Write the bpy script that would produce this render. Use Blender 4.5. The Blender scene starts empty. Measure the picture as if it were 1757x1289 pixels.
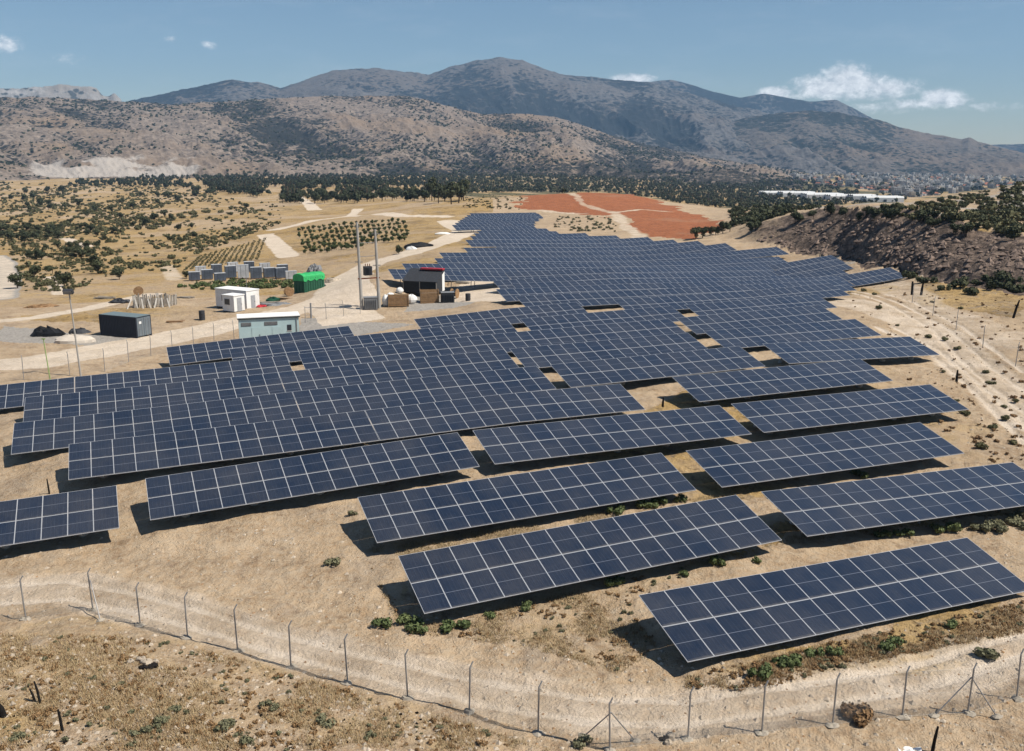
import bpy, math, random
import numpy as np
from mathutils import Vector, Matrix, Euler

random.seed(7)
rng = np.random.default_rng(11)
S = bpy.context.scene
COL = S.collection
R = math.radians
PI = math.pi

# ------------------------------------------------------------------ camera
CAM_Z, FPX, PITCH = 21.0, 1645.54, R(12.8415)
cam_d = bpy.data.cameras.new('camera')
cam = bpy.data.objects.new('camera', cam_d)
COL.objects.link(cam)
cam.location = (0, 0, CAM_Z)
cam.rotation_euler = (PI / 2 - PITCH, 0, 0)
cam_d.sensor_width = 36.0
cam_d.lens = 36.0 * FPX / 1757.0
cam_d.clip_start, cam_d.clip_end = 0.5, 60000.0
S.camera = cam

# ------------------------------------------------------------------ light
SUN_EL, SUN_AZ = R(55.0), R(-17.0)                 # azimuth measured from +X
to_sun = Vector((math.cos(SUN_EL) * math.cos(SUN_AZ), math.cos(SUN_EL) * math.sin(SUN_AZ), math.sin(SUN_EL)))
sun_d = bpy.data.lights.new('sun', 'SUN')
sun_d.energy, sun_d.angle, sun_d.color = 5.0, R(0.53), (1.0, 0.935, 0.83)
sun = bpy.data.objects.new('sun', sun_d)
COL.objects.link(sun)
sun.rotation_euler = to_sun.to_track_quat('Z', 'Y').to_euler()
S.view_settings.view_transform = 'Standard'
S.view_settings.look = 'None'
S.view_settings.gamma = 1.0
S.view_settings.exposure = 0.38
S.render.engine = 'CYCLES'
S.cycles.use_denoising = True
S.cycles.max_bounces = 6
S.cycles.transparent_max_bounces = 8
S.cycles.volume_bounces = 0
S.cycles.diffuse_bounces = 1

CP, SP = math.cos(PITCH), math.sin(PITCH)
def ray(u, v):
    "direction of the sight line through a point of the photograph (1757x1289)"
    x, y = (u - 878.5) / FPX, -(v - 644.5) / FPX
    return np.array([x, CP + y * SP, -SP + y * CP])
def az_el(u, v):
    d = ray(u, v)
    return math.atan2(d[0], d[1]), math.atan2(d[2], math.hypot(d[0], d[1]))

# ------------------------------------------------------------------ node helpers
class NT:
    def __init__(s, tree):
        s.t = tree
    def n(s, typ, **kw):
        nd = s.t.nodes.new(typ)
        for k, v in kw.items():
            setattr(nd, k, v)
        return nd
    def put(s, sock, v):
        if v is None:
            return
        if hasattr(v, 'is_linked'):
            s.t.links.new(v, sock)
        else:
            sock.default_value = v
    def math(s, op, a, b=None, c=None, clamp=False):
        nd = s.n('ShaderNodeMath', operation=op, use_clamp=clamp)
        for i, x in enumerate((a, b, c)):
            s.put(nd.inputs[i], x)
        return nd.outputs[0]
    def noise(s, vec, scale, detail=3.0, rough=0.55, dist=0.0):
        nd = s.n('ShaderNodeTexNoise')
        s.put(nd.inputs['Vector'], vec)
        nd.inputs['Scale'].default_value = scale
        nd.inputs['Detail'].default_value = detail
        nd.inputs['Roughness'].default_value = rough
        nd.inputs['Distortion'].default_value = dist
        return nd.outputs['Fac']
    def voronoi(s, vec, scale, feature='F1'):
        nd = s.n('ShaderNodeTexVoronoi', feature=feature)
        s.put(nd.inputs['Vector'], vec)
        nd.inputs['Scale'].default_value = scale
        return nd.outputs['Distance']
    def mapr(s, v, a, b, c=0.0, d=1.0, smooth=False):
        nd = s.n('ShaderNodeMapRange')
        if smooth:
            nd.interpolation_type = 'SMOOTHSTEP'
        s.put(nd.inputs[0], v)
        for i, x in enumerate((a, b, c, d)):
            nd.inputs[i + 1].default_value = x
        return nd.outputs[0]
    def mix(s, f, a, b):
        nd = s.n('ShaderNodeMix', data_type='RGBA')
        s.put(nd.inputs[0], f)
        for k, x in ((6, a), (7, b)):
            if isinstance(x, tuple):
                x = (x[0], x[1], x[2], 1.0)
            s.put(nd.inputs[k], x)
        return nd.outputs[2]
    def scale(s, vec, f):
        nd = s.n('ShaderNodeVectorMath', operation='MULTIPLY')
        s.put(nd.inputs[0], vec)
        nd.inputs[1].default_value = f
        return nd.outputs[0]
    def attr(s, name):
        return s.n('ShaderNodeAttribute', attribute_name=name)

MATS = {}
def new_mat(name, rough=0.8, spec=0.3, metal=0.0):
    m = bpy.data.materials.new(name)
    m.use_nodes = True
    t = NT(m.node_tree)
    b = m.node_tree.nodes['Principled BSDF']
    b.inputs['Roughness'].default_value = rough
    b.inputs['Specular IOR Level'].default_value = spec
    b.inputs['Metallic'].default_value = metal
    MATS[name] = m
    return m, t, b
def plain(name, c, rough=0.7, spec=0.3, metal=0.0, var=0.12, scale=3.0, dirt=None):
    "a painted or raw surface with uneven colour"
    m, t, b = new_mat(name, rough, spec, metal)
    co = t.n('ShaderNodeTexCoord').outputs['Object']
    f = t.noise(co, scale, 5, 0.65)
    lo = tuple(x * (1 - var) for x in c)
    hi = tuple(min(1, x * (1 + var)) for x in c)
    col = t.mix(t.mapr(f, 0.3, 0.7), lo, hi)
    if dirt:
        d = t.mapr(t.noise(co, scale * 0.35, 6, 0.7), 0.52, 0.7)
        col = t.mix(t.math('MULTIPLY', d, 0.55), col, dirt)
    t.put(b.inputs['Base Color'], col)
    return m
def bump(t, b, h, dist, strength=1.0):
    nd = t.n('ShaderNodeBump')
    nd.inputs['Strength'].default_value = strength
    nd.inputs['Distance'].default_value = dist
    t.put(nd.inputs['Height'], h)
    t.put(b.inputs['Normal'], nd.outputs[0])

# ------------------------------------------------------------------ world: sky and clouds
W = bpy.data.worlds.new('World')
S.world = W
W.use_nodes = True
wt = NT(W.node_tree)
bg = W.node_tree.nodes['Background']
SKY_STRENGTH = 0.055
sky = wt.n('ShaderNodeTexSky', sky_type='NISHITA', sun_disc=False, sun_elevation=SUN_EL,
           sun_rotation=PI / 2 - SUN_AZ, altitude=300.0, air_density=1.1, dust_density=0.05, ozone_density=2.0)
dirv = wt.n('ShaderNodeTexCoord').outputs['Generated']
sep = wt.n('ShaderNodeSeparateXYZ')
wt.put(sep.inputs[0], dirv)
w_az = wt.math('ARCTAN2', sep.outputs[0], sep.outputs[1])
w_el = wt.math('ARCSINE', sep.outputs[2])
comb = wt.n('ShaderNodeCombineXYZ')
wt.put(comb.inputs[0], w_az); wt.put(comb.inputs[1], w_el)
cn1 = wt.noise(wt.scale(comb.outputs[0], (85, 120, 1)), 1.0, 7, 0.66, 0.2)
cn2 = wt.noise(wt.scale(comb.outputs[0], (34, 52, 1)), 1.0, 4, 0.6)
# (u, v, half width, half height, flat-base flag, weight) of each cloud seen in the sky
CLOUDS = [(1446, 134, 32, 19, 1.15), (1428, 147, 50, 17, 1.1), (1470, 146, 46, 17, 1.1), (1405, 157, 46, 12, .95), (1522, 151, 44, 12, 1.0), (1480, 162, 95, 11, .75),
          (1335, 160, 28, 9, 1.0), (1365, 164, 48, 8, .65), (1614, 166, 27, 13, 1.1), (1632, 175, 26, 9, .85), (1570, 178, 62, 9, .75), (1515, 184, 75, 9, .6), (1088, 135, 31, 7, 1.1),
          (6, 75, 22, 11, .8), (358, 77, 14, 7, .5), (120, 101, 38, 9, .4), (295, 68, 14, 6, .45), (1700, 182, 50, 9, .45)]
dens = None
for (u, v, hw, hh, wgt) in CLOUDS:
    a0, e0 = az_el(u, v)
    du = wt.math('MULTIPLY', wt.math('SUBTRACT', w_az, a0), FPX / hw)
    dv = wt.math('MULTIPLY', wt.math('SUBTRACT', w_el, e0), FPX / hh)
    r2 = wt.math('ADD', wt.math('MULTIPLY', du, du), wt.math('MULTIPLY', dv, dv))
    g = wt.math('MULTIPLY', wt.math('EXPONENT', wt.math('MULTIPLY', r2, -0.8)), wgt)
    dens = g if dens is None else wt.math('MAXIMUM', dens, g)
nz = wt.math('ADD', wt.math('MULTIPLY', wt.math('SUBTRACT', cn1, 0.5), 1.2), wt.math('MULTIPLY', wt.math('SUBTRACT', cn2, 0.5), 0.7))
gate = wt.mapr(dens, 0.03, 0.3)
cov = wt.mapr(wt.math('ADD', dens, wt.math('MULTIPLY', nz, gate)), 0.16, 1.0, 0, 1, True)
wisp = wt.math('MULTIPLY', wt.mapr(wt.noise(wt.scale(comb.outputs[0], (9, 42, 1)), 1.0, 6, 0.6, 0.4), 0.5, 0.8), 0.10)
cov = wt.math('MAXIMUM', cov, wisp)
ccol = wt.mix(wt.mapr(cn1, 0.35, 0.65), (9.5, 10.0, 10.4), (16.5, 16.5, 16.3))
skyb = wt.n('ShaderNodeVectorMath', operation='MULTIPLY')
wt.put(skyb.inputs[0], sky.outputs[0]); skyb.inputs[1].default_value = (0.98, 1.06, 1.14)
skyc = wt.mix(cov, skyb.outputs[0], ccol)
wt.put(bg.inputs['Color'], skyc)
bg.inputs['Strength'].default_value = SKY_STRENGTH

# ------------------------------------------------------------------ numpy noise
_tab = np.random.default_rng(5).random((256, 256)).astype(np.float64)
def vnoise(x, y):
    xi, yi = np.floor(x).astype(int), np.floor(y).astype(int)
    fx, fy = x - xi, y - yi
    fx, fy = fx * fx * (3 - 2 * fx), fy * fy * (3 - 2 * fy)
    g = lambda a, b: _tab[(a + 37 * b) & 255, (b + 17 * a) & 255]
    return (g(xi, yi) * (1 - fx) + g(xi + 1, yi) * fx) * (1 - fy) + (g(xi, yi + 1) * (1 - fx) + g(xi + 1, yi + 1) * fx) * fy
def fbm(x, y, octs=4, gain=0.5, ridged=False):
    s, a, t = 0.0, 1.0, 0.0
    for i in range(octs):
        v = vnoise(x * 2 ** i + 13.7 * i, y * 2 ** i + 7.1 * i)
        if ridged:
            v = 1 - np.abs(2 * v - 1)
        s = s + a * v
        t += a
        a *= gain
    return s / t
def sstep(a, b, x):
    t = np.clip((x - a) / (b - a), 0, 1)
    return t * t * (3 - 2 * t)

# ------------------------------------------------------------------ the rows of the solar field
AZ_ROW = R(22.238)                                   # direction of the rows
EV = np.array([math.cos(AZ_ROW), math.sin(AZ_ROW), 0.0])
NV = np.array([-math.sin(AZ_ROW), math.cos(AZ_ROW), 0.0])
N0, PITCH_ROW, TILT = 34.85, 8.04, R(15.08)
MW, ML = 1.32, 2.178                                 # module pitch along and across the row
LOW = 0.70                                           # low edge above ground
RISE = LOW + 2 * ML * math.sin(TILT)
def row_hit(k, u, v):
    d = ray(u, v)
    s = (N0 + PITCH_ROW * k) / (d @ NV)
    return d * s + np.array([0, 0, CAM_Z])
MEAS = [(0, 1095.4, 1021), (0, 1657.4, 922.5), (1, 682.8, 954.1), (1, 1261, 849.2), (1, 1305.7, 843.7), (1, 1738, 793),
        (2, 613.3, 853.3), (2, 1136, 776.7), (2, 1176.5, 773.3), (2, 1575.9, 724.7), (3, 249, 821), (3, 783, 742), (3, 200, 833),
        (3, 810.6, 738.5), (3, 1235.4, 694.9), (3, 1254, 693), (3, 1597, 659.5), (4, 118, 762), (4, 570, 711), (4, 1050, 660), (4, 1153, 647),
        (4, 1479, 615.5), (5, 24, 726), (5, 565, 665.7), (5, 730, 647), (5, 858, 633.5), (5, 1285, 592), (5, 1567, 577), (6, 43, 682),
        (6, 561, 630.8), (6, 637, 622), (6, 781, 608.8), (6, 1200, 569), (6, 1461, 547.6), (7, 0, 661), (7, 270, 635), (7, 553, 603),
        (7, 669, 591), (7, 862, 571.5), (7, 1405, 523), (8, 393, 599), (8, 617, 576), (8, 717, 565), (8, 1400, 505), (9, 285, 596),
        (9, 603, 558.6), (9, 710, 547.8), (9, 895, 527), (9, 1428, 486), (11, 850.6, 496.3), (14, 665, 461), (15, 689, 452), (17, 753, 433.5),
        (18, 798, 425), (19, 850, 417.5), (21, 806, 405), (23, 818, 396), (26, 777, 386), (33, 805, 366), (33, 918, 365), (26, 905, 384),
        (23, 953, 397), (22, 1000, 400), (21, 1059, 404), (20, 1110, 407), (19, 1158, 411), (17, 1235, 418), (16, 1333, 424), (14, 1426, 438),
        (13, 1438, 446), (11, 1526, 460)]

# ------------------------------------------------------------------ terrain: a smooth sheet through surveyed points
ctrl = []
for (k, u, v) in MEAS:
    p = row_hit(k, u, v)
    ctrl.append((p[0], p[1], p[2] - RISE))
def cz(u, v, z):
    d = ray(u, v)
    s = (z - CAM_Z) / d[2]
    ctrl.append((d[0] * s, d[1] * s, z))
def cr(u, r, z):
    a = az_el(u, 400)[0]
    ctrl.append((r * math.sin(a), r * math.cos(a), z))
for c in [(0, 1289, .9), (250, 1289, 1.0), (520, 1289, .7), (800, 1289, .2), (1300, 1289, 0), (1757, 1289, .1), (0, 1160, .6), (280, 1150, .5),
          (45, 1062, 0), (241, 1072, 0), (499, 1143, -.05), (805, 1222, -.1), (1047, 1280, -.1), (1307, 1258, 0), (1660, 1223, .1), (1750, 1090, .3),
          (100, 900, 0), (20, 820, .0), (1757, 700, .6), (1700, 600, 1.4), (1650, 520, 2.0), (1757, 490, 2.2), (30, 650, -.1), (215, 585, -.8),
          (60, 600, -.7), (430, 590, -.7), (560, 545, -.4), (400, 532, -1.0), (280, 527, -1.5), (527, 503, -1.4), (640, 530, -.2), (725, 502, .0),
          (600, 470, -1.0), (0, 520, -2.5), (100, 470, -4), (300, 480, -3), (470, 440, -3), (600, 410, -2.), (0, 400, -8), (300, 400, -6),
          (0, 340, -12), (300, 340, -10), (600, 365, -2.5), (500, 325, -8), (100, 308, -12), (1000, 372, 3), (1100, 345, 4.2), (1235, 385, 2.6),
          (900, 338, 4), (1060, 334, 4.6), (780, 358, 2.6), (650, 347, -1.5), (650, 320, -7), (720, 395, 1.0), (1620, 475, 2.4), (1757, 472, 2.6)]:
    cz(*c)
for c in [(1060, 560, -6), (1060, 900, -16), (1060, 1500, -16), (1060, 2600, -10), (900, 560, -4), (900, 1000, -14), (750, 600, -5), (750, 1000, -12),
          (750, 2000, -10), (400, 2500, -12), (100, 2500, -14), (1250, 450, -4), (1250, 800, -16), (1250, 1600, -22), (1250, 3000, -20), (1400, 420, -2),
          (1400, 800, -18), (1400, 1500, -26), (1400, 3200, -30), (1600, 650, -12), (1600, 1200, -26), (1600, 3200, -34), (1757, 650, -10),
          (1757, 1200, -26), (1757, 3200, -34), (-900, 100, -1), (-900, 400, -8), (-900, 1500, -12), (2700, 60, 1), (2700, 200, 6), (2700, 600, 0),
          (2700, 2000, -30), (-900, 40, 1), (2700, 30, .5), (878, 15, 0.5), (100, 15, 1), (1700, 15, .3)]:
    cr(*c)
# cut bank on the right: foot line, top line and the shrubby hill above it
CUT_TOE = [(1225, 236), (1270, 226), (1320, 217), (1380, 210), (1440, 202), (1500, 184), (1545, 176), (1600, 166), (1650, 160), (1700, 156), (1757, 153), (1850, 151), (2200, 149)]
CUT_TOP = [(1225, 243, 404), (1270, 238, 394), (1320, 234, 385), (1380, 229, 374), (1440, 222, 368), (1500, 205, 367), (1545, 198, 372), (1600, 188, 381), (1650, 181, 390),
           (1700, 176, 400), (1757, 172, 408), (1850, 169, 418), (2200, 167, 435)]
CUT_BACK = [(1225, 262, 384), (1300, 272, 376), (1380, 285, 368), (1500, 300, 360), (1580, 315, 350), (1640, 325, 338), (1700, 330, 326), (1757, 335, 316), (1850, 340, 306), (2200, 345, 296)]
for (u, r) in CUT_TOE:
    cr(u, r, 2.6)
for (u, r, z) in [(1300, 300, 1.5), (1500, 270, 2.2), (1757, 240, 2.6), (1500, 340, 1.0), (1757, 350, 1.0)]:
    cr(u, r, z)
ctrl = np.array(ctrl)
def logpolar(x, y):
    r = np.clip(np.hypot(x, y), 12, 3600)
    a = np.clip(np.arctan2(x, y), -1.1, 1.1)
    return np.stack([a * 1.6, np.log(r)], -1)
def tps_k(d2):
    return 0.5 * d2 * np.log(d2 + 1e-9)
_C = logpolar(ctrl[:, 0], ctrl[:, 1])
_n = len(_C)
_A = np.zeros((_n + 3, _n + 3))
_A[:_n, :_n] = tps_k(((_C[:, None] - _C[None]) ** 2).sum(-1)) + np.eye(_n) * 2e-4
_A[:_n, _n] = 1; _A[:_n, _n + 1:] = _C
_A[_n, :_n] = 1; _A[_n + 1:, :_n] = _C.T
_wts = np.linalg.solve(_A, np.concatenate([ctrl[:, 2], np.zeros(3)]))
def gz_base(x, y):
    x = np.asarray(x, float); y = np.asarray(y, float)
    sh = x.shape
    q = logpolar(x.ravel(), y.ravel())
    out = np.empty(len(q))
    for i in range(0, len(q), 40000):
        c = q[i:i + 40000]
        d2 = (c ** 2).sum(1)[:, None] + (_C ** 2).sum(1)[None] - 2 * c @ _C.T
        out[i:i + 40000] = tps_k(np.maximum(d2, 0)) @ _wts[:_n] + _wts[_n] + c @ _wts[_n + 1:]
    return out.reshape(sh)
_ba = np.array([az_el(u, 400)[0] for (u, r) in CUT_TOE])
_bt = np.array([r for (u, r) in CUT_TOE], float)
_ta = np.array([az_el(u, v)[0] for (u, r, v) in CUT_TOP]); _tr = np.array([r for (u, r, v) in CUT_TOP], float)
_tz = np.array([CAM_Z + r * math.tan(az_el(u, v)[1]) for (u, r, v) in CUT_TOP])
_ka = np.array([az_el(u, v)[0] for (u, r, v) in CUT_BACK]); _kr = np.array([r for (u, r, v) in CUT_BACK], float)
_kz = np.array([CAM_Z + r * math.tan(az_el(u, v)[1]) for (u, r, v) in CUT_BACK])
def bank(x, y):
    "height of the cut bank and the shrubby hill behind it above the plain"
    x = np.asarray(x, float); y = np.asarray(y, float)
    a, r = np.arctan2(x, y), np.hypot(x, y)
    a_ = np.clip(a, _ba[0], _ba[-1])
    rt, r1, r2 = np.interp(a_, _ba, _bt), np.interp(a_, _ta, _tr), np.interp(a_, _ka, _kr)
    h1, h2 = np.interp(a_, _ta, _tz) - 2.4, np.interp(a_, _ka, _kz) - 1.5
    k1 = np.clip((r - rt) / (r1 - rt), 0, 1)
    k2 = sstep(0, 1, (r - r1) / (r2 - r1))
    k3 = sstep(1.0, 1.9, r / r2)
    side = sstep(_ba[0] - 0.02, _ba[0] + 0.05, a) * sstep(1.5, 0.8, a)
    return (h1 * k1 ** 0.8 + (h2 - h1) * k2) * (1 - k3) * side
def gz(x, y):
    return gz_base(x, y) + bank(x, y)
def gz1(x, y):
    return float(gz(np.array([x]), np.array([y]))[0])
_T = np.exp(np.linspace(math.log(18), math.log(3500), 500))
def G(u, v):
    "where the sight line through a photograph point meets the terrain"
    d = ray(u, v)
    d = d / math.hypot(d[0], d[1])
    zr = CAM_Z + d[2] * _T
    g = zr - gz(d[0] * _T, d[1] * _T)
    i = np.argmax(g < 0)
    if g[i] >= 0:
        i = len(_T) - 1
    t0, t1 = _T[max(i - 1, 0)], _T[i]
    a, b = g[max(i - 1, 0)], g[i]
    t = t0 + (t1 - t0) * (a / (a - b) if a != b else 0)
    p = d * t
    return Vector((p[0], p[1], gz1(p[0], p[1])))
def GP(pts):
    return np.array([G(*p)[:2] for p in pts])

# ------------------------------------------------------------------ object helpers
def tag(o, label=None, cat=None, group=None, kind=None):
    if label: o['label'] = label
    if cat: o['category'] = cat
    if group: o['group'] = group
    if kind: o['kind'] = kind
    return o
def link(name, me, parent=None, loc=None, rot=None):
    o = bpy.data.objects.new(name, me)
    COL.objects.link(o)
    if parent is not None:
        o.parent = parent
    if loc is not None:
        o.location = loc
    if rot is not None:
        o.rotation_euler = rot
    return o
def thing(name, loc, rotz=0.0, label=None, cat=None, group=None):
    o = link(name, None, None, loc, (0, 0, rotz))
    o.empty_display_size = 0.3
    return tag(o, label, cat, group)
def np_mesh(name, V, F, mats, mi=None, smooth=False):
    "fast mesh from arrays; F is (n,3) or (n,4)"
    me = bpy.data.meshes.new(name)
    V = np.asarray(V, np.float32); F = np.asarray(F, np.int32)
    n, k = F.shape
    me.vertices.add(len(V)); me.vertices.foreach_set('co', V.ravel())
    me.loops.add(n * k); me.loops.foreach_set('vertex_index', F.ravel())
    me.polygons.add(n)
    me.polygons.foreach_set('loop_start', np.arange(0, n * k, k, dtype=np.int32))
    me.polygons.foreach_set('loop_total', np.full(n, k, np.int32))
    for m in mats:
        me.materials.append(MATS[m])
    if mi is not None:
        me.polygons.foreach_set('material_index', np.asarray(mi, np.int32))
    me.polygons.foreach_set('use_smooth', np.full(n, smooth, bool))
    me.update(calc_edges=True)
    return me
class MB:
    "collects boxes, tubes and quads into one mesh"
    def __init__(s):
        s.v, s.f, s.m, s.names = [], [], [], []
    def mat(s, n):
        if n not in s.names:
            s.names.append(n)
        return s.names.index(n)
    def face(s, pts, m):
        b = len(s.v)
        s.v += [tuple(p) for p in pts]
        s.f.append(tuple(range(b, b + len(pts))))
        s.m.append(s.mat(m))
    def box(s, c, d, m, rot=None, taper=1.0):
        hx, hy, hz = d[0] / 2, d[1] / 2, d[2] / 2
        M = rot.to_matrix() if isinstance(rot, Euler) else (rot if rot is not None else Matrix.Identity(3))
        c = Vector(c)
        P = []
        for z in (-hz, hz):
            k = taper if z > 0 else 1.0
            for (x, y) in ((-hx, -hy), (hx, -hy), (hx, hy), (-hx, hy)):
                P.append(c + M @ Vector((x * k, y * k, z)))
        for q in ((3, 2, 1, 0), (4, 5, 6, 7), (0, 1, 5, 4), (1, 2, 6, 5), (2, 3, 7, 6), (3, 0, 4, 7)):
            s.face([P[i] for i in q], m)
        return s
    def tube(s, a, b, r, m, n=6, r2=None, caps=True):
        a, b = Vector(a), Vector(b)
        r2 = r if r2 is None else r2
        z = (b - a).normalized()
        x = z.orthogonal().normalized()
        y = z.cross(x)
        A = [a + (x * math.cos(2 * PI * i / n) + y * math.sin(2 * PI * i / n)) * r for i in range(n)]
        B = [b + (x * math.cos(2 * PI * i / n) + y * math.sin(2 * PI * i / n)) * r2 for i in range(n)]
        for i in range(n):
            j = (i + 1) % n
            s.face([A[i], A[j], B[j], B[i]], m)
        if caps:
            s.face(A[::-1], m); s.face(B, m)
        return s
    def lump(s, c, d, m, seed=0, seg=9, rings=6, amp=0.22):
        "an uneven heap or boulder"
        rr = random.Random(seed)
        ph = [rr.uniform(0, 6.28) for _ in range(6)]
        rows = []
        for j in range(rings + 1):
            th = PI * j / rings
            row = []
            for i in range(seg):
                a = 2 * PI * i / seg
                k = 1 + amp * (math.sin(2 * a + ph[0] + th) * .6 + math.sin(3 * a + ph[1] - 2 * th) * .5 + math.sin(5 * th + ph[2] + a) * .4) + rr.uniform(-amp, amp) * .4
                row.append((c[0] + d[0] / 2 * k * math.sin(th) * math.cos(a), c[1] + d[1] / 2 * k * math.sin(th) * math.sin(a), c[2] + d[2] / 2 * k * math.cos(th)))
            rows.append(row)
        for j in range(rings):
            for i in range(seg):
                i2 = (i + 1) % seg
                s.face([rows[j + 1][i], rows[j + 1][i2], rows[j][i2], rows[j][i]], m)
        return s
    def mesh(s, name, smooth=False):
        me = bpy.data.meshes.new(name)
        me.from_pydata(s.v, [], s.f)
        for n in s.names:
            me.materials.append(MATS[n])
        me.polygons.foreach_set('material_index', s.m)
        if smooth:
            me.polygons.foreach_set('use_smooth', [True] * len(s.f))
        me.update()
        return me
    def build(s, name, parent=None, loc=None, rot=None, smooth=False):
        return link(name, s.mesh(name, smooth), parent, loc, rot)

# ------------------------------------------------------------------ materials
# ground: soil, dry grass, pale track, red earth, cut rock, scrub, grey gravel chosen by zone attributes
m, t, b = new_mat('ground', 0.95, 0.1)
pos = t.n('ShaderNodeNewGeometry').outputs['Position']
z1 = t.attr('zone_a'); z2 = t.attr('zone_b')
s1 = t.n('ShaderNodeSeparateColor'); t.put(s1.inputs[0], z1.outputs['Color'])
s2 = t.n('ShaderNodeSeparateColor'); t.put(s2.inputs[0], z2.outputs['Color'])
n_l = t.noise(pos, 0.05, 4, 0.6); n_m = t.noise(pos, 0.35, 5, 0.65); n_f = t.noise(pos, 2.6, 5, 0.7); n_ff = t.noise(pos, 9.0, 3, 0.7)
soil = t.mix(t.mapr(n_m, 0.32, 0.68), (0.31, 0.21, 0.122), (0.52, 0.385, 0.25))
soil = t.mix(t.mapr(n_f, 0.40, 0.72), soil, (0.44, 0.355, 0.255))
soil = t.mix(t.math('MULTIPLY', t.mapr(n_ff, 0.60, 0.72), 0.6), soil, (0.14, 0.10, 0.065))
soil = t.mix(t.math('MULTIPLY', t.mapr(t.voronoi(pos, 5.0), 0.10, 0.05), 0.6), soil, (0.56, 0.47, 0.36))
gold = t.mix(t.mapr(n_f, 0.3, 0.7), (0.28, 0.18, 0.072), (0.50, 0.345, 0.155))
gold = t.mix(t.math('MULTIPLY', t.mapr(n_ff, 0.52, 0.66), 0.7), gold, (0.12, 0.085, 0.04))
gold = t.mix(t.math('MULTIPLY', t.mapr(n_l, 0.42, 0.66), 0.6), gold, (0.44, 0.32, 0.18))
n_p = t.noise(pos, 0.11, 8, 0.68, 0.3); n_q = t.noise(pos, 0.9, 5, 0.7)
gold = t.mix(t.math('MULTIPLY', t.mapr(n_p, 0.51, 0.61), 0.6), gold, (0.15, 0.10, 0.05))
gold = t.mix(t.math('MULTIPLY', t.mapr(n_q, 0.55, 0.64), 0.7), gold, (0.095, 0.066, 0.034))
soil = t.mix(t.math('MULTIPLY', t.mapr(n_q, 0.55, 0.66), 0.55), soil, (0.19, 0.125, 0.075))
soil = t.mix(t.math('MULTIPLY', t.mapr(n_p, 0.54, 0.66), 0.35), soil, (0.30, 0.215, 0.135))
track = t.mix(t.mapr(n_m, 0.3, 0.7), (0.52, 0.425, 0.32), (0.66, 0.56, 0.45))
track = t.mix(t.math('MULTIPLY', t.mapr(n_f, 0.52, 0.7), 0.5), track, (0.36, 0.275, 0.185))
red0 = t.mix(t.mapr(n_m, 0.3, 0.7), (0.235, 0.074, 0.032), (0.385, 0.142, 0.062))
rw = t.n('ShaderNodeTexWave'); t.put(rw.inputs['Vector'], pos); rw.inputs['Scale'].default_value = 0.35; rw.inputs['Distortion'].default_value = 3.0; rw.inputs['Detail'].default_value = 3
red = t.mix(t.math('MULTIPLY', rw.outputs['Fac'], 0.4), red0, (0.30, 0.15, 0.085))
red = t.mix(t.math('MULTIPLY', t.mapr(n_q, 0.5, 0.62), 0.5), red, (0.13, 0.05, 0.03))
grey = t.mix(t.mapr(n_f, 0.35, 0.68), (0.19, 0.15, 0.115), (0.34, 0.285, 0.23))
soil = t.mix(t.math('MULTIPLY', t.mapr(t.noise(pos, 0.21, 7, 0.7, 0.4), 0.52, 0.62), 0.36), soil, grey)
gold = t.mix(t.math('MULTIPLY', t.mapr(t.noise(pos, 0.33, 7, 0.7, 0.4), 0.53, 0.61), 0.55), gold, grey)
rmap = t.n('ShaderNodeMapping'); t.put(rmap.inputs[0], pos); rmap.inputs['Rotation'].default_value = (0.35, 0.2, 0.5); rmap.inputs['Scale'].default_value = (1.0, 1.0, 2.6)
rock = t.mix(t.mapr(t.noise(rmap.outputs[0], 0.42, 8, 0.72, 0.6), 0.38, 0.62), (0.034, 0.028, 0.025), (0.25, 0.185, 0.142))
rock = t.mix(t.math('MULTIPLY', t.mapr(t.voronoi(pos, 0.9), 0.30, 0.16), 0.55), rock, (0.30, 0.23, 0.18))
rock = t.mix(t.math('MULTIPLY', t.mapr(n_q, 0.50, 0.62), 0.6), rock, (0.022, 0.018, 0.017))
scrub = t.mix(t.mapr(n_f, 0.35, 0.7), (0.045, 0.05, 0.026), (0.13, 0.115, 0.06))
gravel = t.mix(t.mapr(n_f, 0.35, 0.7), (0.27, 0.245, 0.215), (0.40, 0.37, 0.33))
edge = lambda w, k=0.55: t.mapr(t.math('ADD', w, t.math('MULTIPLY', t.math('SUBTRACT', n_m, 0.5), k)), 0.3, 0.62)
c = t.mix(edge(s1.outputs[0], 0.9), soil, gold)
c = t.mix(edge(s2.outputs[1], 0.9), c, scrub)
c = t.mix(edge(s2.outputs[2], .5), c, gravel)
c = t.mix(edge(s1.outputs[1], .45), c, track)
c = t.mix(edge(s1.outputs[2], .3), c, red)
c = t.mix(edge(s2.outputs[0], .4), c, rock)
t.put(b.inputs['Base Color'], c)
hgt = t.math('ADD', t.math('MULTIPLY', n_f, 0.6), t.math('ADD', t.math('MULTIPLY', n_ff, 0.35), t.math('MULTIPLY', n_m, 0.5)))
bump(t, b, hgt, 0.34, 1.0)

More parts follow.
